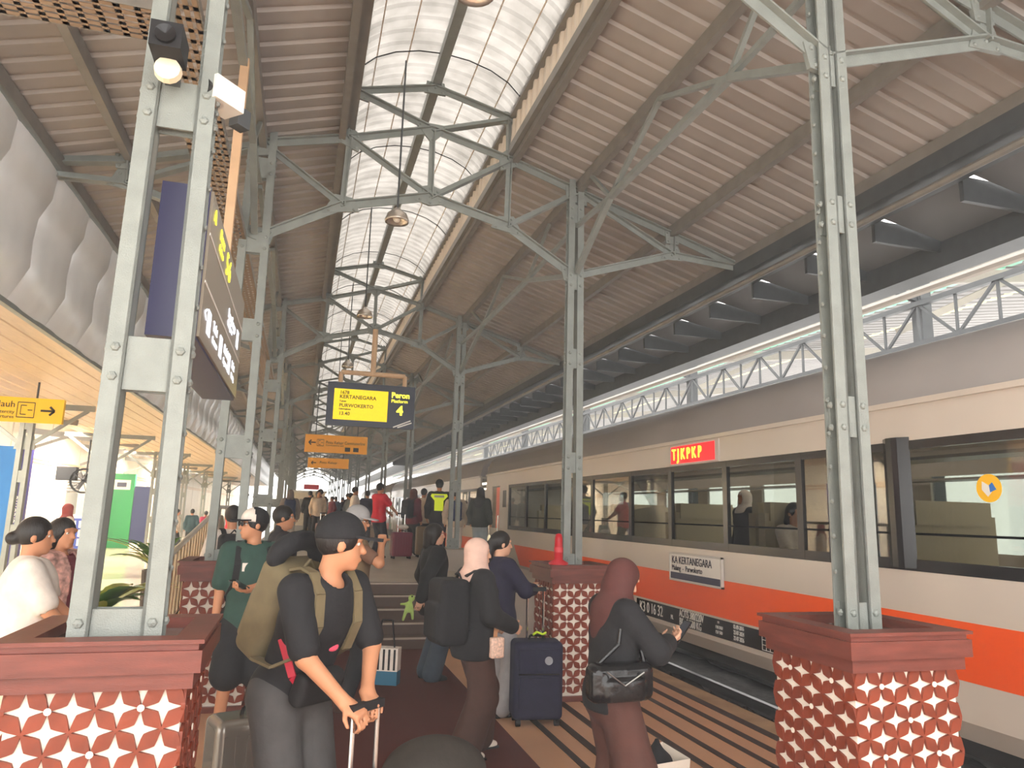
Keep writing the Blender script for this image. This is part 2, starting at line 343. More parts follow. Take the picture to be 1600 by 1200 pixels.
cL=column(-.64,FY[0],1.2,.33,.27,cl[0][0],'left row of roof columns'); cR=column(2.80,FY[0],1.2,.21,.18,cl[0][1],'right row of roof columns')
for i,y in enumerate(FY[1:],1):
    a=copy_tree(cL) if i<2 else None; b=copy_tree(cR) if i<2 else None
    if i==2: cL2=column(-.64,y,.75,.33,.27,'','left row of roof columns'); cR2=column(2.80,y,1.12,.21,.18,'','right row of roof columns'); a,b=cL2,cR2
    if i>2: a,b=copy_tree(cL2),copy_tree(cR2)
    a.location.y=b.location.y=y
    a['label']=cl[i][0] if i<3 else ordw[i]+' grey steel column of the hall-side row, counted from the nearest planter'
    b['label']=cl[i][1] if i<3 else ordw[i]+' grey steel column of the train-side row, counted from the nearest planter'
    if i>=2:
        tag(MB().box((2.42,y-.36,.75),(3.18,y+.36,1.10)).box((2.40,y-.38,1.10),(3.20,y+.38,1.13)).build('column_plinth',conc),'pale concrete plinth block around the column by the steps' if i==2 else 'pale concrete plinth of the '+ordw[i]+' train-side column, counted from the nearest planter','plinth','column plinths')
# longitudinal knee frames between columns
for X,side in ((2.80,'train side'),(-.64,'hall side')):
    for i in range(6):
        ya,yb=FY[i],FY[i+1]; k=1.0 if i==0 else 1.85; ym=(ya+yb)/2
        t=thing('longitudinal_brace','knee-braced steel frame joining the '+ordw[i]+' and '+ordw[i+1]+' roof columns on the '+side,'brace',(X,0,0),0,'knee-braced frames along the column rows')
        for p,q,wd in (((ya+.07,4.50),(ya+k,5.0),.06),((yb-.07,4.50),(yb-k,5.0),.06),((ya+k,5.0),(yb-k,5.0),.06),((ya+k,5.0),(ya+.07,5.05),.045),((yb-k,5.0),(yb-.07,5.05),.045),((ya+k,5.0),(ym,5.46),.045),((yb-k,5.0),(ym,5.46),.045),((ya+k,5.0),(ya+k*.5,5.46),.04),((yb-k,5.0),(yb-k*.5,5.46),.04)):
            MB().bar((0,p[0],p[1]),(0,q[0],q[1]),wd,wd*.9).build('member',steel,t)
# ------------------------------------------------------------------ planters
PP=.152
def star(c,h=.070,w=.021):
    pts=[]
    for k in range(4):
        a=k*PI/2
        for t,r in ((-.0,h),(.30,h*.50),(PI/4,h*.34),(PI/2-.30,h*.50)): pts.append((c[0]+r*math.cos(a+t),c[1]+r*math.sin(a+t)))
    return pts
def tile_mesh():
    bm=bmesh.new(); H=PP/2; s=star((0,0))
    # outer outline: square with quarter stars removed at the corners
    out=[]; q=star((0,0))   # 16 pts from angle 0
    for cx,cy,st in ((H,-H,1),(H,H,2),(-H,H,3),(-H,-H,0)):
        # corner star pts that lie inside the tile: quarter 'st' quadrant
        idx=[(st*4+j)%16 for j in range(5)]; seq=[(cx+q[j][0],cy+q[j][1]) for j in idx]
        out+=seq[::-1]
    def loop(pts):
        vs=[bm.verts.new((x,y,0)) for x,y in pts]; return [bm.edges.new((vs[i],vs[(i+1)%len(vs)])) for i in range(len(vs))]
    e=loop(out)+loop(s)
    bmesh.ops.triangle_fill(bm,use_beauty=True,use_dissolve=False,edges=e,normal=(0,0,1))
    r=bmesh.ops.extrude_face_region(bm,geom=bm.faces[:])
    bmesh.ops.translate(bm,verts=[v for v in r['geom'] if isinstance(v,bmesh.types.BMVert)],vec=(0,0,.014))
    bmesh.ops.recalc_face_normals(bm,faces=bm.faces)
    me=bpy.data.meshes.new('lattice_tile'); bm.to_mesh(me); bm.free(); me.materials.append(lattice); return me
TILE=tile_mesh()
dotm=MB().lathe([(.013,0),(.013,.004),(1e-4,.004)],n=10).mesh('dot',whiteb)
def planter(x,y,label,grp='carved wooden planters around the column feet'):
    t=thing('planter',label,'planter',(x,y,0),0,grp)
    B=PP*2; zb=.04
    MB().box((-B+.016,-B+.016,zb),(B-.016,B-.016,zb+PP*7.1)).build('backing_board',whiteb,t)
    MB().box((-B-.02,-B-.02,0),(B+.02,B+.02,zb+.01)).build('plinth',wood,t)
    for a in range(4):
        M=Matrix.Rotation(a*PI/2,4,'Z')
        for i in range(4):
            for j in range(7):
                u=(-1.5+i)*PP; v=zb+(.5+j)*PP+.03
                o=mkobj('lattice_tile',TILE,t); o.matrix_local=M@Matrix.Translation((u,-B+.016,v))@Matrix.Rotation(PI/2,4,'X')
                if (i+j)%2==0 and i<3: 
                    d=mkobj('dot',dotm,t); d.matrix_local=M@Matrix.Translation((u+PP/2,-B+.002,v))@Matrix.Rotation(PI/2,4,'X')
    zt=zb+7*PP+.02
    for s in range(4):
        M=Matrix.Rotation(s*PI/2,4,'Z'); mb=MB()
        for o,z0,z1,i in ((.02,zt,zt+.06,.06),(.045,zt+.06,zt+.14,.06),(.03,zt+.14,zt+.165,.06),(.05,zt+.165,zt+.18,.06)):
            e=B+o; n=B-i
            vs=[M@Vector(v) for v in ((-e,-e,z0),(e,-e,z0),(n,-n,z0),(-n,-n,z0),(-e,-e,z1),(e,-e,z1),(n,-n,z1),(-n,-n,z1))]
            mb.add(vs,[(0,3,2,1),(4,5,6,7),(0,1,5,4),(1,2,6,5),(2,3,7,6),(3,0,4,7)])
        mb.build('rim',wood,t)
    MB().box((-B+.05,-B+.05,zt+.10),(B-.05,B-.05,zt+.135)).build('top_plate',mat('grey_top_plate',(150,146,140),.25,.5,.1,5),t)
    return t
planter(-.66,3.40,'large carved planter with orange-lit star lattice beside the person in black cap')
planter(2.80,3.22,'carved star-lattice planter in front of the orange striped coach')
planter(-.66,7.55,'carved star-lattice planter behind the person in green shirt')
planter(2.80,7.37,'carved star-lattice planter with red cone, beside the navy suitcase')
# red cone
c=thing('traffic_cone','red folded traffic cone standing on the planter rim','cone',(2.56,7.10,1.307))
MB().lathe([(.10,0),(.10,.02),(.045,.05),(.04,.26),(.03,.30),(1e-4,.31)],n=16).build('cone_body',mat('red_plastic',(200,24,40),.35),c,smooth=True)
MB().lathe([(.047,.12),(.047,.17)],n=16).build('cone_band',mat('red_band',(220,60,70),.3),c)
# ------------------------------------------------------------------ train
XT=4.7
fglass=bpy.data.materials.new('tinted_glass'); fglass.use_nodes=True
fglass.node_tree.nodes.remove(fglass.node_tree.nodes['Principled BSDF']); _t=fglass.node_tree.nodes.new('ShaderNodeBsdfTransparent'); _t.inputs[0].default_value=(.30,.34,.30,1); fglass.node_tree.links.new(_t.outputs[0],fglass.node_tree.nodes['Material Output'].inputs[0])
def coach(y0,y1,near,label):
    t=thing('railway_coach',label,'train',(0,0,0),0,None); W=2.95; xc=XT+W/2
    ye=y1
    # lower side, skirts, upper panel
    MB().box((XT,y0,.42),(XT+.05,y1,1.44)).build('lower_side',trainw,t)
    MB().add([(XT,y0,.42),(XT,y1,.42),(XT+.10,y1,.27),(XT+.10,y0,.27),(XT+.14,y0,.42),(XT+.14,y1,.42)],[(0,1,2,3),(3,2,5,4),(0,3,4),(1,5,2)]).build('skirt',trainw,t)
    MB().box((XT,y0,2.47),(XT+.05,y1,2.76)).build('upper_side',trainw,t)
    MB().box((XT-.035,y0,2.755),(XT+.03,y1,2.80)).build('rain_gutter',trainw,t)
    prof=[(0,2.80),(.03,2.98),(.12,3.16),(.30,3.30),(.65,3.42),(1.1,3.48),(1.475,3.5)]
    prof=prof+[(W-a,b) for a,b in prof[-2::-1]]
    r=MB(); n=len(prof)
    for yy in (y0,y1): r.v+=[(XT+a,yy,b) for a,b in prof]
    r.f=[(k,k+1,n+k+1,n+k) for k in range(n-1)]+[tuple(range(n)),tuple(range(n,2*n))]; r.mi=[0]*len(r.f)
    r.build('roof',trainr,t,smooth=False).data.polygons.foreach_set('use_smooth',[True]*(n-1)+[False]*2)
    # stripe
    ys=y1-3.45
    MB().add([(XT-.003,y0,.70),(XT-.003,ys+.25,.70),(XT-.003,ys+.75,1.115),(XT-.003,y0,1.115),(XT+.01,y0,.70),(XT+.01,ys+.25,.70),(XT+.01,ys+.75,1.115),(XT+.01,y0,1.115)],[(0,1,2,3),(4,5,6,7),(0,1,5,4),(1,2,6,5),(2,3,7,6),(3,0,4,7)]).build('orange_band',orange,t)
    # far side, floor, ends, ceiling
    MB().box((XT+W-.05,y0,.3),(XT+W,y1,1.5)).box((XT+W-.05,y0,2.4),(XT+W,y1,2.8)).build('far_side',trainw,t)
    k=y0+.2
    fs=MB()
    while k<y1: fs.box((XT+W-.05,k,1.5),(XT+W,k+.35,2.4)); k+=1.75
    fs.build('far_pillars',mat('train_inner',(196,186,170),.6),t)
    MB().add([(XT+W-.02,y0,1.5),(XT+W-.02,y1,1.5),(XT+W-.02,y1,2.4),(XT+W-.02,y0,2.4)],[(0,1,2,3)]).build('far_glass',fglass,t)
    MB().box((XT+.05,y0,.62),(XT+W-.05,y1,.72)).build('floor_pan',mat('train_floor',(110,104,98),.6),t)
    MB().box((XT+.05,y0,2.72),(XT+W-.05,y1,2.78)).build('inner_ceiling',mat('train_ceiling',(214,206,194),.6),t)
    MB().box((XT+.02,y1-.05,.3),(XT+W-.02,y1,3.0)).build('end_wall',trainw,t)
    MB().box((XT+.3,y0,.1),(XT+W-.3,y1,.62)).build('underframe',mat('underframe',(40,36,34),.8),t)
    for bx in (XT+.7,XT+W-1.0): MB().box((bx,y0+1,2.695),(bx+.3,y1-3,2.72)).build('fill_strip',mat('coach_fill_glow',(255,244,226),.5,emit=1.0),t)  # added glowing strips, put in so the coach interior can be seen
    for yy in (y0+3,y1-3):
        bo=MB().box((XT+.55,yy-1.2,-.12),(XT+W-.55,yy+1.2,.2)).build('bogie',MATS['underframe'],t)
        for xx in (5.66,6.73):
            for dy in (-.9,.9): mkobj('wheel',MB().lathe([(.0001,-.05),(.42,-.05),(.40,.05),(.0001,.05)],(xx,yy+dy,.02),20,'x').mesh('wheel',blackm),bo)
    # window band
    yd=y1-2.2
    bl=MB().box((XT-.004,y0,1.44),(XT+.04,yd,1.53)).box((XT-.004,y0,2.40),(XT+.04,yd,2.47)); bl.build('window_frame',black,t)
    div=[y0]+[v for v in near if y0<v<yd]+[yd]
    for a,b in zip(div[:-1],div[1:]):
        MB().box((XT-.006,b-.045,1.44),(XT+.04,b+.045,2.47)).build('window_post',black,t)
        MB().add([(XT+.014,a+.04,1.53),(XT+.014,b-.04,1.53),(XT+.014,b-.04,2.40),(XT+.014,a+.04,2.40)],[(0,3,2,1)]).build('window_pane',glass,t)
        MB().box((XT+.008,a+.045,1.72),(XT+.03,b-.045,1.738)).build('window_bar',black,t)
    # vestibule: solid panel and open door
    MB().box((XT,yd+.045,1.44),(XT+.05,y1-1.35,2.47)).build('vestibule_panel',trainw,t); MB().box((XT,y1-.62,1.44),(XT+.05,y1,2.47)).build('corner_panel',trainw,t)
    MB().box((XT+.01,y1-1.32,.5),(XT+.03,y1-1.0,2.44)).build('door_leaf',orange,t)
    MB().box((XT+.02,y1-1.0,.5),(XT+.04,y1-.64,2.44)).build('door_opening',mat('vestibule_grey',(150,140,126),.6),t)
    MB().box((XT-.004,yd+.25,1.95),(XT+.012,yd+.55,2.35)).build('door_window',black,t)
    [MB().tube((XT-.04,q,.75),(XT-.04,q,1.75),.018).build('grab_rail',chrome,t) for q in (y1-1.4,y1-.58)]
    return t
divs=[4.86,6.1,7.41,8.72,9.93,11.42,12.65,13.86,15.16]
A=coach(-1.6,18.7,divs+[2.9,1.2],'silver passenger coach with orange stripe and lit destination board')
coach(19.4,39.6,[19.4+1.4*k for k in range(1,13)],'second silver coach behind the orange doorway of the first')
coach(40.3,60.5,[40.3+1.4*k for k in range(1,13)],'third silver coach far along the platform')
MB().box((4.95,18.7,.7),(7.3,19.4,2.75)).build('gangway',blackm,A)
# protruding black pillar between windows
MB().prism([(0,4.72),(-.05,4.80),(-.06,4.85),(-.05,4.92),(0,5.0),(.04,4.86)],1.46,2.50,Matrix(((1,0,0,XT),(0,1,0,0),(0,0,1,0),(0,0,0,1)))).build('window_pillar',black,A)
# LED board
led=MB().box((XT-.02,7.50,2.475),(XT,8.70,2.745)).build('led_board',mat('led_frame',(206,196,186),.4),A)
MB().box((XT-.024,7.58,2.50),(XT-.018,8.64,2.72)).build('led_screen',mat('led_red',(220,16,24),.4,emit=1.2),led)
text("T J K P K P",.20,mat('led_yellow',(255,226,40),.5,emit=2.5),led,(XT-.028,8.60,2.61),(PI/2,0,-PI/2),sx=.80,bold=.001)
# destination board
bd=thing('destination_board','white destination board hung on the orange striped coach side','sign',(XT-.01,8.07,1.20))
MB().box((-.03,-.60,-.17),(0,.60,.16)).build('board',white,bd)
MB().box((-.033,-.58,-.155),(-.029,.58,-.075)).build('navy_band',navy,bd)
fr=MB().box((-.036,-.61,.15),(0,.61,.17)).box((-.036,-.61,-.18),(0,.61,-.16)).box((-.036,-.61,-.18),(0,-.595,.17)).box((-.036,.595,-.18),(0,.61,.17)); fr.build('frame',mat('board_frame',(206,200,192),.4),bd)
inkd=mat('ink',(40,38,52),.6)
text('KA KERTANEGARA',.13,inkd,bd,(-.034,.54,.075),(PI/2,0,-PI/2),sx=.85); text('Malang  -  Purwokerto',.095,inkd,bd,(-.034,.54,-.02),(PI/2,0,-PI/2),sx=.85)
# black data strip
ds=MB().box((XT-.006,5.6,.475),(XT+.004,9.72,.675)).build('data_strip',black,A)
wl=mat('strip_white',(238,234,226),.6)
for s,z,yy,b in ((.15,.575,9.62,'K3 0 16 32'),(.06,.55,8.72,'ML'),(.098,.625,8.50,'AC/TS 380/220V'),(.098,.525,8.50,'BK - 36500 KG'),(.028,.64,7.62,'MD'),(.038,.585,7.66,'P.48  DGU'),(.038,.53,7.66,'P.24  YAD'),(.05,.64,7.30,'02-09-2016'),(.05,.58,7.30,'22-07-2024'),(.05,.52,7.30,'22-07-2026'),(.03,.655,6.74,'PEM. JBL'),(.03,.655,6.18,'PEM. 2026')):
    text(b,s*1.3,wl,ds,(XT-.009,yy,z),(PI/2,0,-PI/2),sx=.78 if s>.1 else .66)
for yb in (6.78,6.26):
    g=MB()
    for k in range(8): g.box((XT-.009,yb-.066*k-.003,.49),(XT-.006,yb-.066*k+.003,.64))
    for z in (.49,.54,.59,.64): g.box((XT-.009,yb-.465,z-.003),(XT-.006,yb+.003,z+.003))
    g.build('grid_lines',wl,ds)
# round sticker on the last window
skr=MB().lathe([(.10,0),(.10,.003),(1e-4,.003)],(0,0,0),24).mesh('sticker',mat('sticker_yellow',(255,196,30),.5))
so=mkobj('round_sticker',skr,A,loc=(XT-.002,4.04,2.07),rot=(0,-PI/2,0))
sp=MB().prism([(-.06,.01),(-.01,.055),(.05,.05),(.02,.0),(-.03,-.02)],0,.002); sp.build('white_bird',white,so).location=(0,0,.003)
sp=MB().prism([(-.03,-.01),(.02,-.005),(.04,-.03),(-.01,-.06)],0,.002); sp.build('blue_patch',mat('stk_blue',(50,120,210),.5),so).location=(0,0,.004)
# seats inside
seatm=mat('cream_leatherette',(206,196,166),.5); seat=MB()
seat.box((-.46,-.05,0),(.46,.40,.14)).box((-.46,.34,.1),(.46,.46,.80)).box((-.40,.32,.72),(.40,.44,.92)).box((-.38,0,-.40),(.38,.3,0))
sme=seat.mesh('coach_seat',seatm)
for k in range(16):
    for xx in (XT+.62,XT+2.25): mkobj('coach_seat',sme,A,loc=(xx,-.3+k*.98,1.08),rot=(0,0,0 if k%2 else PI))
rk=MB()
for xx in (XT+.1,XT+2.5): rk.box((xx,-1.4,2.32),(xx+.32,16.2,2.345))
rk.build('luggage_rack',mat('rack',(150,144,136),.4,.5),A)
# ------------------------------------------------------------------ hall side (left)
bk=sroot('ceiling_bulkhead'); prof=[(-2.44,4.86),(-2.46,4.60),(-2.55,4.40),(-2.57,4.16),(-2.56,3.92),(-2.66,3.70),(-2.72,3.58)]
pm=MB(); n=len(prof)
for yy,dx in ((.0,.010),(.03,-.004),(.35,-.016),(.70,-.016),(1.015,-.004),(1.047,.010)):
    for x,z in prof: pm.v.append((x-dx*1.0,yy,z))
pm.f=[(i*n+k,i*n+k+1,(i+1)*n+k+1,(i+1)*n+k) for i in range(5) for k in range(n-1)]; pm.mi=[0]*len(pm.f)
for v in range(len(pm.v)): x,y,z=pm.v[v]; pm.v[v]=(x,y,z)
pme=pm.mesh('silver_panel',silver,True)
for k in range(64): mkobj('silver_panel',pme,bk,loc=(0,-2+k*1.045,0))
MB().box((-2.90,-2,3.6),(-2.80,65,4.9)).build('bulkhead_back',steel,bk); MB().box((-2.76,-2,3.55),(-2.70,65,3.60)).build('bulkhead_lip',steel,bk)
sf=sroot('ceiling_soffit')
sb=MB().box((-.12,0,0),(.12,67,.02)).mesh('soffit_board',soffit)
for k in range(10): mkobj('soffit_board',sb,sf,loc=(-2.86-.25*k,-2,3.57-.012*k))
ribsheet('ceiling_hall',(-5.5,4.30),(-12,5.6),roofm,6,95)
hr=sroot('trim_hall')
for x,z in ((-5.4,4.2),(-6.6,4.40),(-8.0,4.7)): MB().box((x-.06,0,z-.18),(x+.06,95,z)).build('hall_purlin',purl,hr)
wl_=struct('wall_left',MB().box((-7.9,4,0),(-7.6,95,4.7)),hallw)
for z in (2.9,3.0): MB().box((-7.6,14,z),(-7.57,95,z+.05)).build('picture_rail',mat('tan_rail',(214,178,132),.6),wl_)
for k in range(24): MB().box((-7.6,16+k*3.2,0),(-7.585,16.03+k*3.2,4.7)).build('wall_joint',mat('joint',(206,190,166),.7),wl_)
for i,y in enumerate((22.5,27.5,34,41)):
    wn=sroot('window_%d'%(i+1)); MB().box((-7.6,y,1.3),(-7.54,y+1.5,2.75)).build('window_frame',white,wn); MB().box((-7.55,y+.08,1.38),(-7.53,y+1.42,2.1)).build('window_pane',mat('pane_dark',(150,146,136),.2),wn)
    for k in range(6): MB().box((-7.55,y+.08,2.14+k*.1),(-7.50,y+1.42,2.18+k*.1)).build('louvre_slat',mat('louvre',(110,106,100),.6),wn)
def hcol(y,label):
    t=thing('hall_column',label,'column',(-4.6,y,0),0,'columns of the waiting hall')
    MB().box((-.1,-.06,0),(-.03,.06,3.55)).build('flange',steel,t); MB().box((.03,-.06,0),(.1,.06,3.55)).build('flange',steel,t)
    for z in (.3,1.2,2.1,3.0): MB().box((-.08,-.05,z),(.08,-.03,z+.2)).build('batten_plate',steel,t)
    for s in (-1,1):
        MB().bar((s*.08,0,2.75),(s*.9,0,3.38),.05,.06).build('bracket_arm',steel,t)
    MB().bar((-1.0,0,3.42),(1.0,0,3.42),.06,.10).build('cross_beam',steel,t)
    MB().prism([(-.16,-.12),(.16,-.12),(.12,.12),(-.12,.12)],-.02,.02,Matrix(((1,0,0,0),(0,0,1,0),(0,1,0,2.78),(0,0,0,1)))).build('gusset_plate',steel,t)
    return t
for i,y in enumerate((14.2,19.8,26,32.4,38.8,45.2,51.6)): hcol(y,'grey hall column behind the tall blue banner' if i==0 else 'grey hall column near the black wall fan' if i==1 else ordw[i]+' grey hall column, counted from the one behind the blue banner')
for y in (17,23,29,35.6,42): MB().bar((-7.6,y,3.75),(-4.6,y,3.45),.08,.16).build('hall_rafter',purl,hr); MB().bar((-7.6,y,3.1),(-6.2,y,3.7),.06,.08).build('hall_strut',purl,hr)
# hall lamps (real light of the hall)
for i,y in enumerate((12,19,26,34,42)):
    t=thing('tube_lamp',ordw[i]+' white tube lamp under the hall roof, counted from the yellow exit sign','lamp',(-5.9,y,3.95),0,'tube lamps in the hall')
    MB().tube((-.9,0,0),(.9,0,0),.05,10).build('tube',mat('tube_glow',(255,240,214),.5,emit=5),t); MB().box((-.95,-.06,.05),(.95,.06,.10)).build('housing',white,t)
    ld=bpy.data.lights.new('hall_light','AREA'); ld.energy=260; ld.color=(1,.90,.74); ld.shape='RECTANGLE'; ld.size=1.8; ld.size_y=.3
    lo=bpy.data.objects.new('hall_light',ld); COL.objects.link(lo); lo.parent=t; lo.location=(0,0,-.08)
# yellow sign of the hall
def sign(name,label,x0,x1,y,z0,z1,m,th=.08):
    t=thing(name,label,'sign',((x0+x1)/2,y,z0)); W=(x1-x0)/2; H=z1-z0
    MB().box((-W,0,0),(W,th,H)).build('sign_box',m,t); return t,W,H
ink=mat('sign_ink',(40,32,16),.6)
t,W,H=sign('exit_sign','yellow exit sign with right arrow hanging in front of the blue banner',-5.2,-3.46,12,2.92,3.28,yellow)
text('Pintu Keluar Jarak Jauh',.13,ink,t,(W-.62,-.004,H-.11),align='RIGHT'); text('Exit intercity',.07,ink,t,(W-.62,-.004,H-.22),align='RIGHT'); text('departures',.07,ink,t,(W-.62,-.004,H-.29),align='RIGHT')
def doorpict(t,x,z,s,m):
    g=MB()
    for a,b in (((-s,-s),(s,-s)),((s,-s),(s,s)),((s,s),(-s,s)),((-s,s),(-s,-s)),((-s*.6,-s*.6),(-s*.6,s*.6)),((-s*.6,s*.6),(.05*s,s*.6)),((-s*.6,-s*.6),(.05*s,-s*.6)),((.2*s,0),(.75*s,0))): g.bar((x+a[0],-.004,z+a[1]),(x+b[0],-.004,z+b[1]),.006,.012)
    g.build('pictogram',m,t)
def arrow(t,x,z,s,dr,m):
    g=MB(); g.bar((x-s*dr,-.004,z),(x+s*dr,-.004,z),.006,.03)
    for e in (-1,1): g.bar((x+s*dr,-.004,z),(x+s*dr*.3,-.004,z+e*s*.7),.006,.03)
    g.build('arrow',m,t)
doorpict(t,W-.48,H/2,.11,ink); arrow(t,W-.2,H/2,.09,1,ink)
for s in (-.5,.5): MB().tube((s,.04,H),(s,.04,H+.55),.015).build('hanger_rod',steel2,t)
# banners
b=thing('banner_pillar','tall blue banner pillar with white vertical lettering','banner',(-6.25,18,0)); MB().box((-.9,0,0),(.28,.06,2.95)).build('blue_face',mat('banner_blue',(40,130,210),.5),b); MB().box((.28,0,0),(.46,.5,2.95)).build('dark_side',mat('banner_indigo',(52,44,120),.5),b)
text('Welcome',.2,white,b,(.37,-.004,1.5),(PI/2,-PI/2,0),align='CENTER'); MB().lathe([(.09,0),(.09,.004),(.0001,.004)],(.37,-.004,2.4),12,'y').build('emblem',white,b)
b=thing('banner_pillar','tall green banner pillar with white lettered panel','banner',(-7.0,33.4,0)); MB().box((-.5,0,0),(.35,.3,3.0)).build('green_face',mat('banner_green',(24,160,84),.5),b); MB().box((-.46,-.01,2.35),(.2,0,2.75)).build('white_panel',white,b); MB().box((-.3,-.014,2.46),(.05,-.01,2.64)).build('dark_mark',navy,b); MB().box((.37,.02,.2),(.95,.2,2.5)).build('navy_side',mat('navy_side',(40,52,110),.5),b)
c=thing('leaflet_rack','blue leaflet rack with six white pockets and white swoosh','rack',(-6.5,25.4,0),0)
bl=mat('rack_blue',(48,74,170),.45); MB().box((-.62,0,0),(.62,.5,1.3)).build('cabinet',bl,c)
for i in range(2):
    for j in range(3): MB().box((-.56+i*.58,-.012,.48+j*.27),(-.06+i*.58,0,.69+j*.27)).build('pocket',white,c)
g=MB(); g.bar((-.05,-.006,.08),(.5,-.006,.34),.01,.03); g.bar((.1,-.006,.08),(.52,-.006,.26),.01,.03); g.build('swoosh',white,c)
MB().box((-.2,.1,1.3),(.2,.2,1.36)).build('label_holder',white,c)
f=thing('wall_fan','black wall fan with round wire guard beside a control box','fan',(-5.0,19.7,2.3)); MB().lathe([(.30,0),(.30,.05),(.26,.06)],(0,-.2,0),18,'y').build('guard_ring',blackm,f)
g=MB()
for k in range(10): a=k*PI/5; g.bar((0,-.2,0),(.29*math.cos(a),-.2,.29*math.sin(a)),.012,.012)
g.build('guard_spokes',blackm,f,stuff=True)
for k in range(3): a=k*2*PI/3; MB().bar((0,-.17,0),(.22*math.cos(a),-.17,.22*math.sin(a)),.09,.01,(0,1,0)).build('blade',mat('fan_blade',(90,86,84),.4),f)
MB().box((-.62,-.12,.0),(-.2,.1,.32)).build('control_box',blackm,f); MB().tube((0,-.2,0),(0,0,.15),.05).build('motor',blackm,f); MB().tube((0,0,.15),(0,0,1.0),.02).build('drop_rod',blackm,f)
# railing by the steps
rl=thing('stair_handrail','stainless handrail rising past the potted palm','railing',(-1.1,0,0)); MB().tube((0,6.6,1.26),(0,11.2,1.78),.028,12).tube((0,11.2,1.78),(0,16,1.78),.028,12).build('top_rail',mat('brushed_rail',(224,220,212),.3,.4),rl); MB().tube((0,6.6,.62),(0,11.2,1.05),.02).build('lower_rail',chrome,rl)
bal=mat('bamboo_bar',(190,166,134),.25,.4)
for k in range(22): y=6.65+k*.21; MB().tube((0,y,.0 if y<9.95 else min(.75,.15*int((y-9.95)/.27+1))),(0,y,1.265+(y-6.6)*.113),.014,6).build('baluster',bal,rl)
for y in (6.6,11.2): MB().tube((0,y,0 if y<9 else .75),(0,y,1.26 if y<9 else 1.78),.028).build('post',chrome,rl)
leafm=mat('palm_leaf',(70,110,44),.45,0,.3,5); leafy=mat('pale_leaf',(150,160,60),.45,0,.3,5)
def plant(x,y,label,n,L,zb,m,wd=.06,zo=0):
    t=thing('potted_palm',label,'plant',(x,y,zo)); r=random.Random(int(x*100)+n)
    MB().lathe([(.0001,0),(.15,0),(.2,zb),(.17,zb),(.16,zb-.04),(.0001,zb-.04)],n=16).build('pot',mat('pot_dark',(60,50,44),.5),t)
    for k in range(n):
        a=2*PI*k/n+r.random()*.5; l=L*(.7+.5*r.random()); lift=.5+.6*r.random(); mb=MB(); pts=[]
        for i in range(7):
            u=i/6; rr=l*u*math.cos(lift*(1-.55*u)); z=zb-.05+l*(u*math.sin(lift+.5)-.55*u*u); w_=wd*math.sin(PI*min(1,u*.92+.08))+.004
            c=(rr*math.cos(a),rr*math.sin(a),z); pts+=[(c[0]-w_*math.sin(a),c[1]+w_*math.cos(a),c[2]+.3*w_),c,(c[0]+w_*math.sin(a),c[1]-w_*math.cos(a),c[2]+.3*w_)]
        mb.add(pts,[(3*i+j,3*i+j+1,3*i+j+4,3*i+j+3) for i in range(6) for j in (0,1)]); mb.build('leaf',m if k%3 else leafy,t,smooth=True)
    return t
plant(-1.62,10.1,'spiky green potted palm behind the stainless handrail',30,.85,1.0,leafm,.035)
plant(-1.72,7.7,'broad-leaved green potted plant seen through the column gap',16,.62,.80,leafm,.10)
# ------------------------------------------------------------------ second roof and girder to the right
rs=lambda t:(8.6+7.4*t,5.62+1.0*t)
def strip(nm,a,b,m,rib=True):
    return ribsheet(nm,rs(a),rs(b),m,-3,90,.28)
pal=mat('pale_far_sheet',(168,162,150),.6,0,.06,2)
strip('ceiling_far_light',0.0,.13,skym); strip('ceiling_far_a',.13,.24,pal); strip('ceiling_far_green',.24,.27,mat('green_sheet',(150,226,190),.6)); strip('ceiling_far_b',.27,.54,mat('far_sheet',(116,112,108),.6,0,.08,2)); strip('ceiling_far_yellow',.54,.57,mat('yellow_sheet',(232,226,160),.6)); strip('ceiling_far_c',.57,1.0,mat('far_sheet',(116,112,108),.6,0,.08,2))
fr_=sroot('trim_far_roof')
for k in range(12): y=2+k*6.4; MB().bar((8.4,y,5.45),(16,y,6.4),.10,.2).build('far_rafter',pal,fr_); MB().bar((8.3,y,4.6),(10.4,y,5.6),.07,.1).build('far_strut',pal,fr_)
gd=thing('lattice_girder','dark lattice girder running above the coach roof','girder',(8.2,0,0))
for z in (4.30,4.88): MB().box((-.04,-2,z-.035),(.04,70,z+.035)).build('chord',steel2,gd)
gz=MB().bar((0,0,4.30),(0,.62,4.88),.035,.035).mesh('web_diagonal',steel2); gz2=MB().bar((0,0,4.88),(0,.62,4.30),.035,.035).mesh('web_diagonal',steel2); gv=MB().bar((0,0,4.3),(0,0,4.88),.03,.03).mesh('web_post',steel2)
for k in range(56): mkobj('web_diagonal',gz if k%2 else gz2,gd,loc=(0,-2+k*.62,0)); mkobj('web_post',gv,gd,loc=(0,-2+k*.62,0))
for i,y in enumerate((1.6,8.0,14.4,20.8,27.2,33.6)):
    p=thing('girder_post',ordw[i]+' dark post of the lattice girder, counted from the round yellow window sticker','post',(8.35,y,0),0,'posts of the lattice girder')
    MB().box((-.09,-.09,-.6),(.09,.09,5.55)).build('shaft',steel2,p); MB().bar((0,0,4.95),(-.9,0,5.2),.07,.08).build('arm',steel2,p); MB().box((-.16,-.16,3.4),(.16,.16,3.7)).build('collar',pal,p)
    MB().lathe([(.03,0),(.07,.03),(.03,.06),(.07,.09),(.03,.12),(.07,.15),(.03,.18)],(-.85,0,4.9),10).build('insulator',steel2,p)
tag(MB().tube((7.3,-2,5.05),(7.3,70,5.05),.012,6).build('overhead_wire',blackm),'thin black overhead wire above the coach roof','wire')
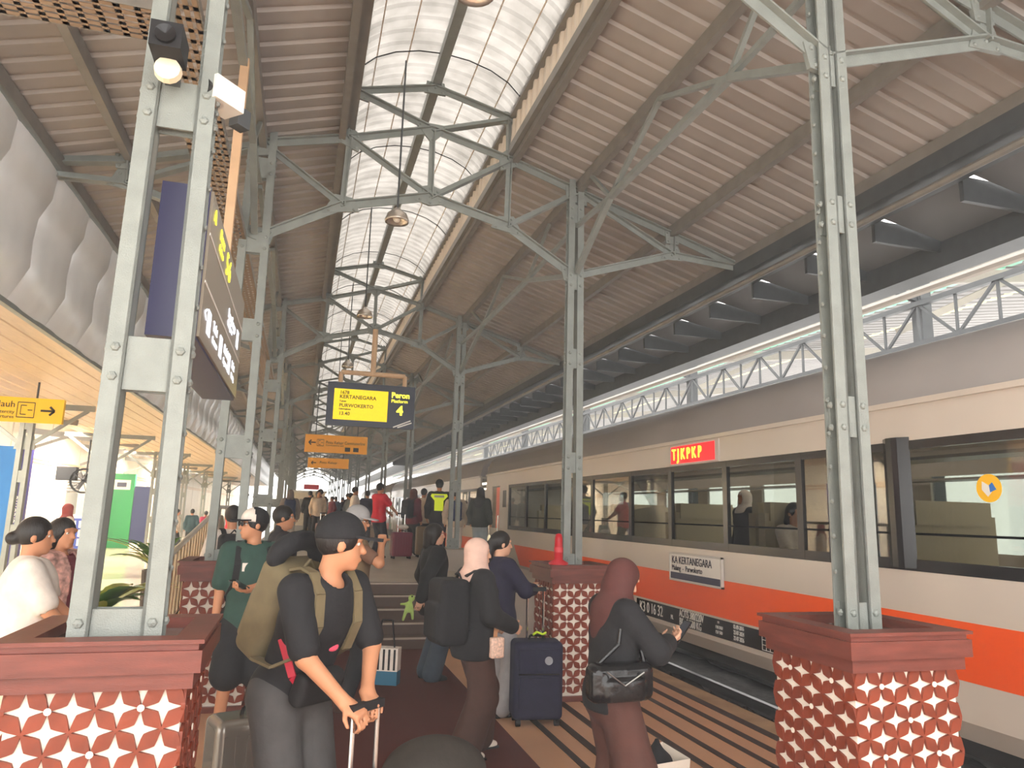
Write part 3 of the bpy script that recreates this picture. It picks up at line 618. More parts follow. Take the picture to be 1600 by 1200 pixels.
# ------------------------------------------------------------------ platform signs
d=thing('departure_screen','dark departure screen with yellow panel hung from a beige pipe','sign',(1.13,13.45,3.3))
MB().box((-.80,0,0),(.80,.10,.80)).build('housing',mat('screen_navy',(46,50,66),.35),d)
MB().box((-.68,-.008,.11),(.30,0,.68)).build('yellow_panel',mat('lcd_yellow',(255,226,0),.4,emit=.22),d)
for s,z,b in ((.085,.61,'1678'),(.095,.53,'KERTANEGARA'),(.045,.45,'Tujuan'),(.09,.37,'PURWOKERTO'),(.035,.305,'Keberangkatan'),(.09,.22,'13.40')): text(b,s,mat('lcd_ink',(50,44,0),.6),d,(-.58,-.012,z),bold=.0015)
ye=mat('sign_lemon',(255,240,60),.5,emit=.8); text('Peron',.14,ye,d,(.36,-.006,.62),bold=.004); text('Platform',.09,ye,d,(.36,-.006,.51)); text('4',.24,ye,d,(.47,-.006,.33),bold=.008)
g=MB(); g.bar((.42,-.004,.02),(.74,-.004,.16),.006,.022); g.bar((.50,-.004,.02),(.76,-.004,.12),.006,.022); g.build('swoosh',white,d)
MB().tube((0,.05,1.0),(0,.05,1.86),.05,12).build('drop_pipe',beige,d); MB().tube((-.58,.05,1.0),(.60,.05,1.0),.045,12).build('cross_pipe',beige,d)
for x in (-.58,.60): MB().tube((x,.05,.8),(x,.05,1.0),.04,10).build('pipe_leg',beige,d)
t,W,H=sign('exit_sign','amber commuter exit sign with left arrow below the departure screen',-.0,1.63,19.9,3.27,3.74,amber)
arrow(t,-W+.19,H*.55,.09,-1,ink); doorpict(t,-W+.40,H*.55,.085,ink); text('Pintu Keluar Commuterline',.115,ink,t,(-W+.54,-.004,H*.58),sx=.8); text('Commuterline exit',.06,ink,t,(-W+.54,-.004,H*.42))
for x in (.3,.52): MB().box((x-.07,-.005,.05),(x+.07,0,.16)).build('train_icon',ink,t)
for x in (-.55,.55): MB().tube((x,.04,H),(x,.04,H+1.4),.012).build('hanger_rod',steel2,t)
t,W,H=sign('exit_sign','small amber exit sign farther along the platform',.15,1.55,26.3,3.2,3.55,amber); arrow(t,-W+.2,H/2,.08,-1,ink); text('Pintu Keluar',.12,ink,t,(-W+.4,-.004,H*.55))
for x in (-.5,.5): MB().tube((x,.04,H),(x,.04,H+1.52),.012).build('hanger_rod',steel2,t)
b=thing('platform_sign','large navy edged platform sign hanging beside the nearest column','sign',(-.61,4.45,2.54))
MB().box((-.11,-1.0,0),(.10,1.0,.73)).build('casing',mat('casing_navy',(50,50,84),.4),b); MB().box((.10,-.985,.015),(.112,.985,.715)).build('face',mat('face_grey',(150,140,124),.3),b)
for z in (.27,.50): MB().box((.112,-.985,z),(.115,.985,z+.012)).build('rule_line',white,b)
wg=mat('sign_white_glow',(230,236,250),.5,emit=.6)
for s,y,z,bd_,m_ in ((.16,-.9,.61,'^',ye),(.08,-.62,.64,'Peron',ye),(.05,-.62,.57,'Platform',ye),(.18,-.28,.60,'5 6',ye),(.08,.05,.40,'Ruang Tunggu',wg),(.05,.05,.34,'Waiting room',wg),(.12,-.9,.15,'<',wg),(.075,-.55,.17,'Toilet',wg),(.05,-.55,.10,'Restroom',wg),(.075,.0,.17,'Mushola',wg),(.05,.0,.10,'Prayer room',wg),(.075,.5,.17,'Loket',wg),(.05,.5,.10,'Ticketing',wg)): text(bd_,s,m_,b,(.115,y,z),(PI/2,0,PI/2))
for y,z in ((-.72,.14),(-.17,.14),(.33,.14),(.7,.38)): MB().box((.112,y-.055,z-.06),(.116,y+.055,z+.06)).build('icon',wg,b)
for y in (-.62,-.42,.75): MB().box((-.05,y-.03,.73),(.01,y+.03,2.5 if y!=-.42 else 1.0)).build('hanger_post',beige,b)
# CCTV
for lab,x,y,z,rz,m in (('black box camera clamped to the front of the near column',-.66,3.05,3.66,PI,blackm),('white bullet camera on the side of the near column',-.44,3.3,3.62,2.4,white)):
    c=thing('security_camera',lab,'camera',(x,y,z),rz); MB().box((-.06,-.02,-.05),(.06,.14,.06)).build('body',m,c); MB().lathe([(.04,.14),(.04,.155),(.0001,.15)],(0,0,0),14,'y').build('lens',black,c); MB().box((-.03,-.09,-.09),(.03,-.02,.0)).build('bracket',steel2,c)
    if m is blackm: MB().lathe([(.055,.0),(.05,.03),(.0001,.045)],(.0,.02,-.09),14,'y').build('sensor_dome',mat('cream',(236,220,190),.4),c)
# cable trays: plates with slots
def tray(label,M,L):
    t=thing('cable_tray',label,'cable tray',(0,0,0)); mb=MB(); n=int(L/.10)
    for k in range(n):
        mb.box((-.14,k*.1,0),(.14,k*.1+.035,.004),M)
    for x in (-.14,-.09,-.04,.01,.06,.11): mb.box((x,0,0),(x+.03,L,.004),M)
    mb.build('slotted_plate',mat('tray_steel',(150,128,108),.5,.4),t)
    MB().box((-.145,0,0),(-.137,L,.06),M).build('side_lip',purl,t); MB().box((.137,0,0),(.145,L,.06),M).build('side_lip',purl,t)
tray('slotted cable tray running along the near left column row',Matrix.Translation((-.86,3.5,4.42)),14)
tray('slotted cable tray crossing toward the hall above the near column',Matrix.Translation((-.9,3.95,4.36))@Matrix.Rotation(PI/2,4,'Z'),2.6)
for i,y in enumerate((3.6,7.1,11.0,15.2,19.4)):
    l=thing('pendant_lamp',ordw[i]+' silver bell pendant lamp below the skylight, counted from the black box camera','lamp',(.74,y,4.72),0,'pendant lamps under the skylight')
    MB().lathe([(.02,.16),(.05,.13),(.10,.09),(.125,.02),(.12,0),(.10,.02),(.05,.07),(.001,.09)],n=20).build('bell_shade',mat('lamp_alu',(206,196,184),.25,.7),l,smooth=True); MB().ball((0,0,.045),.045).build('bulb',mat('bulb_glass',(236,226,210),.2),l); MB().tube((0,0,.15),(0,0,1.84),.010,6).build('rod',steel2,l)
k=thing('kiosk','cream platform kiosk with red sign board far along','kiosk',(.55,47,.75)); MB().box((-1.0,0,0),(.9,3,2.0)).build('booth',hallw,k); MB().box((-1.1,-.2,2.0),(1.0,3.1,2.12)).build('roof_slab',white,k); MB().box((-.4,-.06,2.2),(.5,0,2.5)).build('red_sign',mat('red_sign',(214,30,40),.5),k); MB().box((-.6,-.02,.9),(.4,0,1.6)).build('service_window',mat('pane_dark',(150,146,136),.2),k)

sh=thing('shop_front','maroon shop fascia with white letters on the hall wall, opposite the coach','shop',(-6.6,11.5,0)); MB().box((-1.0,-3.2,2.3),(0,3.2,3.3)).build('shop_fascia',mat('fascia_maroon',(112,36,44),.5),sh); MB().box((-.9,-3.2,0),(-.6,3.2,2.3)).build('shop_window',mat('shop_dark',(60,60,62),.3),sh)
for yy,ch in ((-.6,'F'),(.5,'O')): text(ch,1.0,mat('letter_glow',(250,246,236),.5,emit=1.2),sh,(.01,yy,2.78),(PI/2,0,PI/2),bold=.03)
# ------------------------------------------------------------------ people: signed-distance bodies meshed with surface nets
class Field:
    def __init__(s,lo,hi,cell):
        s.lo=np.array(lo,float); s.c=cell; s.n=(np.ceil((np.array(hi)-s.lo)/cell).astype(int)+1)
        s.ax=[s.lo[i]+np.arange(s.n[i])*cell for i in range(3)]; s.v=np.full(s.n,.5,np.float32)
    def sub(s,lo,hi):
        i0=np.maximum(0,np.floor((np.array(lo)-s.lo)/s.c).astype(int)); i1=np.minimum(s.n,np.ceil((np.array(hi)-s.lo)/s.c).astype(int)+1)
        if (i1<=i0).any(): return None
        sl=tuple(slice(a,b) for a,b in zip(i0,i1)); return sl,[s.ax[0][sl[0]][:,None,None],s.ax[1][sl[1]][None,:,None],s.ax[2][sl[2]][None,None,:]]
    def put(s,fn,lo,hi,k=.02,op='add'):
        m=k+2.5*s.c+.01; r=s.sub(np.array(lo)-m,np.array(hi)+m)
        if r is None: return
        sl,P=r; d=fn(P); a=s.v[sl]
        if op=='add': h=np.clip(.5+.5*(a-d)/max(k,1e-4),0,1); s.v[sl]=a*(1-h)+d*h-k*h*(1-h)
        else: d=-d; h=np.clip(.5-.5*(a-d)/max(k,1e-4),0,1); s.v[sl]=a*(1-h)+d*h+k*h*(1-h)
    def cone(s,a,b,ra,rb=None,k=.02,op='add'):
        rb=ra if rb is None else rb; a=np.array(a,float); b=np.array(b,float); ab=b-a; L=max(ab@ab,1e-9)
        def fn(P):
            q=[P[i]-a[i] for i in range(3)]; t=np.clip((q[0]*ab[0]+q[1]*ab[1]+q[2]*ab[2])/L,0,1)
            return np.sqrt(sum((q[i]-t*ab[i])**2 for i in range(3)))-(ra+(rb-ra)*t)
        R=max(ra,rb); s.put(fn,np.minimum(a,b)-R,np.maximum(a,b)+R,k,op)
    def ell(s,c,r,M=None,k=.02,op='add'):
        c=np.array(c,float); r=np.array(r,float); M=np.eye(3) if M is None else M   # columns: axes
        def fn(P):
            q=[P[i]-c[i] for i in range(3)]; u=[sum(M[j,i]*q[j] for j in range(3)) for i in range(3)]
            k0=np.sqrt(sum((u[i]/r[i])**2 for i in range(3)))+1e-9; k1=np.sqrt(sum((u[i]/r[i]**2)**2 for i in range(3)))+1e-9
            return k0*(k0-1)/k1
        R=np.abs(M)@r; s.put(fn,c-R,c+R,k,op)
    def box(s,c,b,rd=.02,M=None,k=.02,op='add'):
        c=np.array(c,float); b=np.array(b,float); M=np.eye(3) if M is None else M
        def fn(P):
            q=[P[i]-c[i] for i in range(3)]; u=[np.abs(sum(M[j,i]*q[j] for j in range(3)))-b[i]+rd for i in range(3)]
            return np.sqrt(sum(np.maximum(x,0)**2 for x in u))+np.minimum(np.maximum(np.maximum(u[0],u[1]),u[2]),0)-rd
        R=np.abs(M)@b; s.put(fn,c-R,c+R,k,op)
    def cut(s,p,n):
        n=np.array(n,float); n/=np.linalg.norm(n); d=(s.ax[0][:,None,None]-p[0])*n[0]+(s.ax[1][None,:,None]-p[1])*n[1]+(s.ax[2][None,None,:]-p[2])*n[2]
        s.v=np.maximum(s.v,d.astype(np.float32))
    def mesh(s,name,mats,mfn=None):
        v=s.v; v[0]=v[-1]=.5; v[:,0]=v[:,-1]=.5; v[:,:,0]=v[:,:,-1]=.5
        ins=v<0; a=ins[:-1,:-1,:-1]; act=np.zeros(a.shape,bool)
        C=[(i,j,k) for i in (0,1) for j in (0,1) for k in (0,1)]; nx,ny,nz=v.shape
        sh=lambda A,c:A[c[0]:nx-1+c[0],c[1]:ny-1+c[1],c[2]:nz-1+c[2]]
        for c in C[1:]: act|=(sh(ins,c)!=a)
        idx=np.argwhere(act)
        if len(idx)==0: return bpy.data.meshes.new(name)
        vals=np.stack([v[idx[:,0]+c[0],idx[:,1]+c[1],idx[:,2]+c[2]] for c in C],1).astype(float)
        acc=np.zeros((len(idx),3)); cnt=np.zeros(len(idx))
        for i in range(8):
            for j in range(i+1,8):
                if sum(abs(C[i][t]-C[j][t]) for t in range(3))!=1: continue
                m=(vals[:,i]<0)!=(vals[:,j]<0); t=np.where(m,vals[:,i]/(vals[:,i]-vals[:,j]+1e-12),0)
                p=np.array(C[i])[None]+t[:,None]*(np.array(C[j])-np.array(C[i]))[None]; acc+=np.where(m[:,None],p,0); cnt+=m
        V=s.lo+(idx+acc/cnt[:,None])*s.c
        num=np.full(act.shape,-1,np.int32); num[tuple(idx.T)]=np.arange(len(idx)); F=[]
        for ax in range(3):
            lo=[slice(None)]*3; hi=[slice(None)]*3; lo[ax]=slice(0,-1); hi[ax]=slice(1,None)
            A=ins[tuple(lo)]; B=ins[tuple(hi)]; e=np.argwhere(A!=B); o1,o2=[t for t in range(3) if t!=ax]
            e=e[(e[:,o1]>0)&(e[:,o2]>0)&(e[:,o1]<v.shape[o1]-1)&(e[:,o2]<v.shape[o2]-1)]
            q=[]
            for d1,d2 in ((-1,-1),(0,-1),(0,0),(-1,0)):
                w_=e.copy(); w_[:,o1]+=d1; w_[:,o2]+=d2; q.append(num[tuple(w_.T)])
            q=np.stack(q,1); fl=A[tuple(e.T)]; fl=fl if ax!=1 else ~fl
            q[~fl]=q[~fl][:,::-1]; F.append(q)
        F=np.concatenate(F); F=F[(F>=0).all(1)]
        me=bpy.data.meshes.new(name); me.vertices.add(len(V)); me.vertices.foreach_set('co',V.ravel()); me.loops.add(F.size); me.polygons.add(len(F))
        me.loops.foreach_set('vertex_index',F.ravel().astype(np.int32)); me.polygons.foreach_set('loop_start',np.arange(0,F.size,4,dtype=np.int32)); 
        if not isinstance(mats,(list,tuple)): mats=[mats]
        for m in mats: me.materials.append(m)
        if mfn is not None: me.polygons.foreach_set('material_index',mfn(V[F].mean(1)).astype(np.int32))
        me.polygons.foreach_set('use_smooth',np.ones(len(F),bool)); me.update(calc_edges=True); return me
def nrm(a): a=np.array(a,float); return a/(np.linalg.norm(a)+1e-12)
def rz(a): c,s_=math.cos(a),math.sin(a); return np.array([[c,-s_,0],[s_,c,0],[0,0,1.]])
def rx(a): c,s_=math.cos(a),math.sin(a); return np.array([[1,0,0],[0,c,-s_],[0,s_,c]])
def ry(a): c,s_=math.cos(a),math.sin(a); return np.array([[c,0,s_],[0,1,0],[-s_,0,c]])
def ik(a,b,l1,l2,pole):
    a=np.array(a,float); b=np.array(b,float); d=b-a; L=np.linalg.norm(d); mx=(l1+l2)*.995
    if L>mx: b=a+d/L*mx; d=b-a; L=mx
    u=d/L; x=(l1*l1-l2*l2+L*L)/(2*L); h=math.sqrt(max(l1*l1-x*x,0)); p=np.array(pole,float); p=nrm(p-(p@u)*u); return a+u*x+p*h,b
SKIN=mat('skin',(196,138,104),.5,0,.05,12,spec=.3); SKIN2=mat('skin_light',(222,172,142),.5,0,.05,12,spec=.3); HAIR=mat('black_hair',(30,25,24),.45,0,.25,60,.3,120,stretch=(1,1,.2))
EYEW=mat('eye_white',(225,220,212),.3); EYED=mat('eye_dark',(34,24,20),.2); LIP=mat('lips',(170,96,84),.5)
_c=[0]
def cloth(rgb,rough=.85,bump=.25):
    _c[0]+=1; return mat('cloth_%d_%d_%d'%tuple(rgb),rgb,rough,0,.10,14,bump,35)
class Person:
    def __init__(p,label,loc,yaw,H=1.65,lean=0,leany=0,twist=0,head=(0,0,0),hl=None,hr=None,fl=None,fr=None,el=None,er=None,cell=.011,skin=None,fat=1.0,group=None,hip=0,curl=.9,eyes=True,hd=None):
        # local frame: x right, y forward; hl/hr hand targets, fl/fr feet; lean: forward pitch; head=(yaw left,pitch down,roll)
        s=H/1.70; p.s=s; p.cell=cell; p.fat=fat; p.skin=skin or SKIN; p.eyes=eyes
        p.root=thing('person',label,'person',loc,yaw,group)
        p.pel=np.array([0,0,(.93-hip)*s]); T=rz(twist)@rx(-lean)@ry(leany); p.T=T
        at=lambda x,y,z:p.pel+T@(np.array([x,y,z])*s)
        p.at=at; p.chest=at(0,.0,.33); p.neck=at(0,-.01,.53); p.sh=[at(-.175,-.005,.475),at(.175,-.005,.475)]
        p.hipj=[p.pel+np.array([-.09*s,0,-.03*s]),p.pel+np.array([.09*s,0,-.03*s])]
        Hd=rz(twist)@rz(head[0])@rx(-head[1])@ry(head[2]); p.Hd=Hd; p.hc=p.neck+.06*s*T[:,2]+Hd@(np.array([0,.018,.095])*s)
        p.hand=[None,None]; p.elb=[None,None]; p.hdir=hd or [None,None]; p.curl=curl
        for i,(h,e) in enumerate(((hl,el),(hr,er))):
            sg=-1 if i==0 else 1; tgt=p.sh[i]+np.array([sg*.07,.05,-.50])*s if h is None else np.array(h,float)
            p.elb[i],p.hand[i]=ik(p.sh[i],tgt,.285*s,.25*s,(sg*.5,-1,-.35) if e is None else e)
        p.foot=[np.array(f,float) if f is not None else np.array([sg*.10*s,0,.075*s]) for f,sg in ((fl,-1),(fr,1))]
        p.knee=[]
        for i in (0,1):
            k,f=ik(p.hipj[i],p.foot[i],.435*s,.42*s,(0,1,0)); p.knee.append(k); p.foot[i]=f
        pts=np.array([p.hc+.2*s,p.hc-.2*s,*p.sh,*p.hand,*p.elb,*p.foot,*p.knee]); p.lo=pts.min(0)-.22*s; p.hi=pts.max(0)+.22*s; p.lo[2]=-.03
    def F(p,lo=None,hi=None,cell=None): return Field(p.lo if lo is None else lo,p.hi if hi is None else hi,cell or p.cell)
    def hp(p,x,y,z): return p.hc+p.Hd@(np.array([x,y,z])*p.s)
    def torso(p,f,g=0,k=.04,bulk=1.0):
        s=p.s; w_=p.fat*bulk
        f.ell(p.at(0,0,.0),np.array([.155*w_,.115*w_,.13])*s+g,p.T,k); f.ell(p.at(0,.005,.16),np.array([.14*w_,.108*w_,.18])*s+g,p.T,k); f.ell(p.at(0,.008,.34),np.array([.158*w_,.115*w_,.19])*s+g,p.T,k)
        f.cone(p.at(-.13,-.01,.455),p.at(.13,-.01,.455),.058*s+g,None,k); f.ell(p.at(0,.0,.47),np.array([.10,.07,.07])*s+g,p.T,k)
    def arm(p,f,i,g=0,upto=2.0,k=.02):
        s=p.s; a,e,h=p.sh[i],p.elb[i],p.hand[i]
        if upto<=1: f.cone(a,a+(e-a)*upto,.052*s+g,(.052-.010*upto)*s+g*1.15,k)
        else: f.cone(a,e,.052*s+g,.041*s+g,k); t=upto-1; f.cone(e,e+(h-e)*t,.041*s+g,(.041-.014*t)*s+g,k)
    def leg(p,f,i,g=0,flare=0,upto=2.0,k=.03):
        s=p.s; a,e,h=p.hipj[i],p.knee[i],p.foot[i]; q=p.fat
        if upto<=1: f.cone(a,a+(e-a)*upto,.088*s*q+g,.07*s+g+flare,k)
        else: f.cone(a,e,.088*s*q+g,.056*s+g+flare*.6,k); f.cone(e,e+(h-e)*(upto-1),.056*s+g+flare*.6,.042*s+g+flare,k)
    def add(p,name,me): return mkobj(name,me,p.root)
    def body(p,bare_feet=False):
        s=p.s; f=p.F(); p.torso(f,-.008); f.cone(p.neck-.04*s*p.T[:,2],p.hp(0,-.02,-.05),.056*s,.05*s,.03)
        for i in (0,1):
            p.arm(f,i); p.leg(f,i,-.004); ft=p.foot[i]; f.cone(ft+np.array([0,-.03,-.035])*s,ft+np.array([0,.13,-.05])*s,.036*s,.026*s,.02)
        h=p.hp; H=p.Hd
        f.ell(h(0,-.012,.022),np.array([.074,.094,.095])*s,H,.02); f.ell(h(0,.03,-.05),np.array([.056,.062,.066])*s,H,.03); f.ell(h(0,.068,-.095),np.array([.024,.02,.018])*s,H,.025)
        f.cone(h(0,.086,.012),h(0,.107,-.028),.009*s,.014*s,.012); f.ell(h(0,.092,-.064),np.array([.024,.011,.011])*s,H,.008)
        f.cone(h(-.045,.075,.03),h(.045,.075,.03),.014*s,None,.015)
        for sg in (-1,1):
            f.ell(h(sg*.076,-.008,-.008),np.array([.011,.022,.032])*s,H,.006); f.ell(h(sg*.033,.099,.008),np.array([.017,.016,.011])*s,H,.008,'sub')
        for i in (0,1): p.handsdf(f,i)
        p.add('body',f.mesh('body',p.skin))
        if p.eyes:
            for sg in (-1,1):
                c=h(sg*.032,.070,.008); e=MB().ball(c,.0115*s); e.cur=1; e.ball(h(sg*.032,.0775,.008),.0052*s); p.add('eye',e.mesh('eye',[EYEW,EYED],True))
    def handsdf(p,f,i):
        s=p.s; sg=-1 if i==0 else 1; w0=p.hand[i]; d=nrm(w0-p.elb[i]) if p.hdir[i] is None else nrm(p.hdir[i][0]); n=np.array([-sg,.1,0.]) if p.hdir[i] is None else np.array(p.hdir[i][1],float)
        n=nrm(n-(n@d)*d); sd=np.cross(d,n); sd=sd if (sd@np.array([0,1,.3]))>0 else -sd     # sd: thumb side
        M=np.stack([sd,d,n],1); f.box(w0+d*.045*s,np.array([.040,.052,.015])*s,.014*s,M,.015); f.cone(p.elb[i]+(w0-p.elb[i])*.9,w0+d*.02*s,.026*s,.027*s,.015)
        c=p.curl
        for q,(o,L) in enumerate(((.030,.072),(.010,.080),(-.011,.075),(-.031,.058))):
            b=w0+(d*.090+sd*o)*s; d1=nrm(d*math.cos(c*.6)+n*math.sin(c*.6)); d2=nrm(d*math.cos(c*1.5)+n*math.sin(c*1.5)); m=b+d1*L*.55*s
            f.cone(b-d*.012*s,m,.0092*s,.0085*s,.004); f.cone(m,m+d2*L*.55*s,.0085*s,.007*s,.004)
        b=w0+(d*.03+sd*.036)*s; m=b+(sd*.7+d*.6+n*.3)*.038*s; f.cone(b,m,.012*s,.010*s,.008); f.cone(m,m+nrm(d*.8+n*.55+sd*.1)*.034*s,.010*s,.008*s,.004)
    def shirt(p,m,sleeve=.75,hem=-.08,g=.018,name='shirt',bulk=1.04,neck=.06,open_front=False,collar=False,mfn=None,flare=0):
        s=p.s; f=p.F(); p.torso(f,g,bulk=bulk)
        if hem<-.05: f.ell(p.at(0,0,-.06),np.array([.158*p.fat*bulk,.118*p.fat*bulk,.16])*s+g+flare,p.T,.05)
        f.cut(p.at(0,0,hem),-p.T[:,2])
        if open_front: f.box(p.at(0,.2,.15),np.array([.055,.17,.5])*s,.02,p.T,.005,'sub')
        for i in (0,1): p.arm(f,i,g,sleeve,.035); 
        if collar: f.cone(p.neck+p.T[:,2]*-.02*s,p.neck+p.T[:,2]*.045*s,.075*s,.066*s,.02)
        f.cone(p.neck-p.T[:,2]*.03*s+p.T[:,1]*.02*s,p.neck+p.T[:,2]*.12*s+p.T[:,1]*.05*s,neck*s,(neck+.03)*s,.006,'sub')
        for i in (0,1):
            a,e,h=p.sh[i],p.elb[i],p.hand[i]; u=(a+(e-a)*sleeve,e-a) if sleeve<=1 else (e+(h-e)*(sleeve-1),h-e); c0,dn=u[0],nrm(u[1])
            f.cone(c0+dn*.04*s,c0+dn*.2*s,.04*s,.09*s,.003,'sub') if sleeve<1.9 else None
        p.add(name,f.mesh(name,m,mfn))
    def pants(p,m,upto=1.93,g=.012,flare=.0,name='trousers',top=.06):
        s=p.s; lo=p.lo.copy(); hi=p.hi.copy(); hi[2]=p.pel[2]+.25*s; f=p.F(lo,hi); q=p.fat
        f.ell(p.at(0,0,-.01),np.array([.158*q,.118*q,.14])*s+g*.8,p.T,.04); f.ell(p.pel+np.array([0,-.012,-.06])*s,np.array([.155*q,.115*q,.12])*s+g,None,.04)
        f.cut(p.at(0,0,top),p.T[:,2])
        for i in (0,1): p.leg(f,i,g,flare,upto,.035)
        for i in (0,1):
            if upto>1: dn=nrm(p.foot[i]-p.knee[i]); c0=p.knee[i]+(p.foot[i]-p.knee[i])*(upto-1); f.cut(c0+dn*.03*s,dn) if upto>1.6 and False else None
        p.add(name,f.mesh(name,m))
    def shoes(p,m,sole=None,h=.05):
        s=p.s
        for i in (0,1):
            ft=p.foot[i]; f=Field(ft+np.array([-.09,-.12,-.10])*s,ft+np.array([.09,.24,.10])*s,min(p.cell,.012))
            f.ell(ft+np.array([0,-.035,-.035])*s,np.array([.043,.06,.055])*s,None,.03); f.ell(ft+np.array([0,.09,-.05])*s,np.array([.046,.10,.042])*s,None,.03); f.cut((0,0,.002),(0,0,-1)); f.cut(ft+np.array([0,0,h])*s,(0,0,1))
            o=p.add('shoe',f.mesh('shoe',m))
            if sole: mkobj('sole',MB().box(tuple(ft+np.array([-.046,-.095,-.077])*s),tuple(ft+np.array([.046,.185,-.057])*s)).mesh('sole',sole),o)
    def hfield(p,dn=.3,sd=.26,cell=None): return Field(p.hc-np.array([sd,sd,dn])*p.s,p.hc+np.array([sd,sd,.22])*p.s,cell or min(p.cell,.010))
    def hair(p,style='short',m=None):
        s=p.s; f=p.hfield(.45); h=p.hp; H=p.Hd
        f.ell(h(0,-.016,.026),np.array([.086,.104,.104])*s,H,.01)
        if style in('long','bob'): L=-.22 if style=='long' else -.12; f.cone(h(0,-.06,.0),h(0,-.085,L),.085*s,.06*s,.05); [f.cone(h(sg*.065,-.02,0),h(sg*.07,-.03,L*.8),.035*s,.03*s,.03) for sg in(-1,1)]
        if style=='bun': f.ell(h(0,-.125,-.02),np.array([.05,.045,.045])*s,H,.02)
        if style=='pony': f.cone(h(0,-.10,.02),h(0,-.13,-.10),.05*s,.045*s,.03); f.cone(h(0,-.13,-.10),h(0,-.10,-.22),.045*s,.02*s,.03)
        f.ell(h(0,.10,-.035),np.array([.066,.075,.085])*s,H,.012,'sub')
        if style=='short': f.cut(h(0,-.02,-.045),H@np.array([0,.35,-1]))
        p.add('hair',f.mesh('hair',m or HAIR))
    def cap(p,m,front=None,m2=None,back=False):
        s=p.s; f=p.hfield(.12); h=p.hp; H=p.Hd
        f.ell(h(0,-.012,.040),np.array([.092,.114,.104])*s,H,.01); f.cut(h(0,0,.020),H@np.array([0,.12,-1]))
        mf=None
        if m2 is not None:
            def mf(c): return ((c-p.hc)@H[:,1]>.02*s)
        o=p.add('cap_crown',f.mesh('cap_crown',[m,m2] if m2 is not None else m,mf)); b=MB(); N=10; vs=[]
        for z in (0,.012):
            for k in range(N+1):
                t=PI*k/N; vs.append(tuple(h(.078*math.cos(t),.065+.125*math.sin(t)**.8 if 0<k<N else .05,.042-.012*math.sin(t)+.010*abs(math.cos(t))*-1+z)))
        n=N+1; b.add(vs,[tuple(range(n)),tuple(range(n,2*n))]+[(k,k+1,n+k+1,n+k) for k in range(N)]+[(N,0,n,n+N)]); mkobj('cap_brim',b.mesh('cap_brim',m,False),p.root); return o
    def hijab(p,m,drape=.30):
        s=p.s; h=p.hp; H=p.Hd; f=Field(p.hc-np.array([.30,.30,.52])*s,p.hc+np.array([.30,.30,.2])*s,min(p.cell,.011))
        f.ell(h(0,-.014,.022),np.array([.092,.112,.106])*s,H,.02); f.ell(h(0,.0,-.07),np.array([.084,.092,.075])*s,H,.04)
        f.cone(h(0,-.02,-.08),p.neck+p.T@np.array([0,.01,-.02])*s,.088*s,.10*s,.05); f.ell(p.neck+p.T@np.array([0,.0,-.05])*s,np.array([.19,.125,.09])*s,p.T,.05); f.ell(p.neck+p.T@np.array([0,.045,-drape*.55])*s,np.array([.14,.105,drape*.6])*s,p.T,.06); f.ell(p.neck+p.T@np.array([0,-.05,-drape*.5])*s,np.array([.13,.09,drape*.55])*s,p.T,.06)
        f.ell(h(0,.125,-.020),np.array([.060,.095,.085])*s,H,.012,'sub'); p.add('headscarf',f.mesh('headscarf',m))
    def glasses(p,m=None,dark=False):
        s=p.s; h=p.hp; g=MB()
        for sg in (-1,1):
            c=[tuple(h(sg*.034+.026*math.cos(a),.104,.008+.019*math.sin(a))) for a in [2*PI*k/10 for k in range(11)]]; g.path(c,.0025*s,5); g.tube(tuple(h(sg*.06,.10,.014)),tuple(h(sg*.078,-.005,.012)),.0025*s,5)
            if dark: g.add(c[:10],[tuple(range(10))])
        g.tube(tuple(h(-.008,.106,.012)),tuple(h(.008,.106,.012)),.0025*s,5); p.add('glasses',g.mesh('glasses',m or black))
    def world(p,v):
        a=p.root.rotation_euler[2]; l=p.root.location; return (l[0]+math.cos(a)*v[0]-math.sin(a)*v[1],l[1]+math.sin(a)*v[0]+math.cos(a)*v[1],l[2]+v[2])
    def backpack(p,m,label,w_=.16,h=.24,d=.10,z=.27,m2=None,front=True,name='backpack'):
        s=p.s; T=p.T; r=thing(name,label,'backpack',p.root.location,p.root.rotation_euler[2]); c=p.at(0,-.125-d*.9,z)
        f=Field(c-np.array([.32,.34,.42])*s,c+np.array([.32,.34,.42])*s,min(p.cell,.013)); f.box(c,np.array([w_,d,h])*s,.055*s,T,.02); f.box(p.at(0,-.135-d*1.75,z-.07),np.array([w_*.8,d*.35,h*.55])*s,.03*s,T,.01)
        mkobj('bag_body',f.mesh('bag_body',m),r)
        for sg in (-1,1):
            pts=[p.at(sg*.095,-.14,.50),p.at(sg*.10,-.07,.545),p.at(sg*.105,.0,.555),p.at(sg*.11,.085,.50),p.at(sg*.115,.145,.38),p.at(sg*.125,.13,.24),p.at(sg*.165,.03,.13),p.at(sg*.15,-.12,.08)]
            b=MB()
            for a,c_ in zip(pts[:-1],pts[1:]):
                mid=p.T[:,0]; b.bar(tuple(a),tuple(c_),.05*s,.012*s,tuple(np.cross(mid,nrm(c_-a))))
            mkobj('strap',b.mesh('strap',m2 or m),r)
        mkobj('top_handle',MB().path([tuple(p.at(-.04,-.15,z+h-.01)),tuple(p.at(0,-.16,z+h+.04)),tuple(p.at(.04,-.15,z+h-.01))],.008*s,6).mesh('top_handle',m2 or m),r); return r
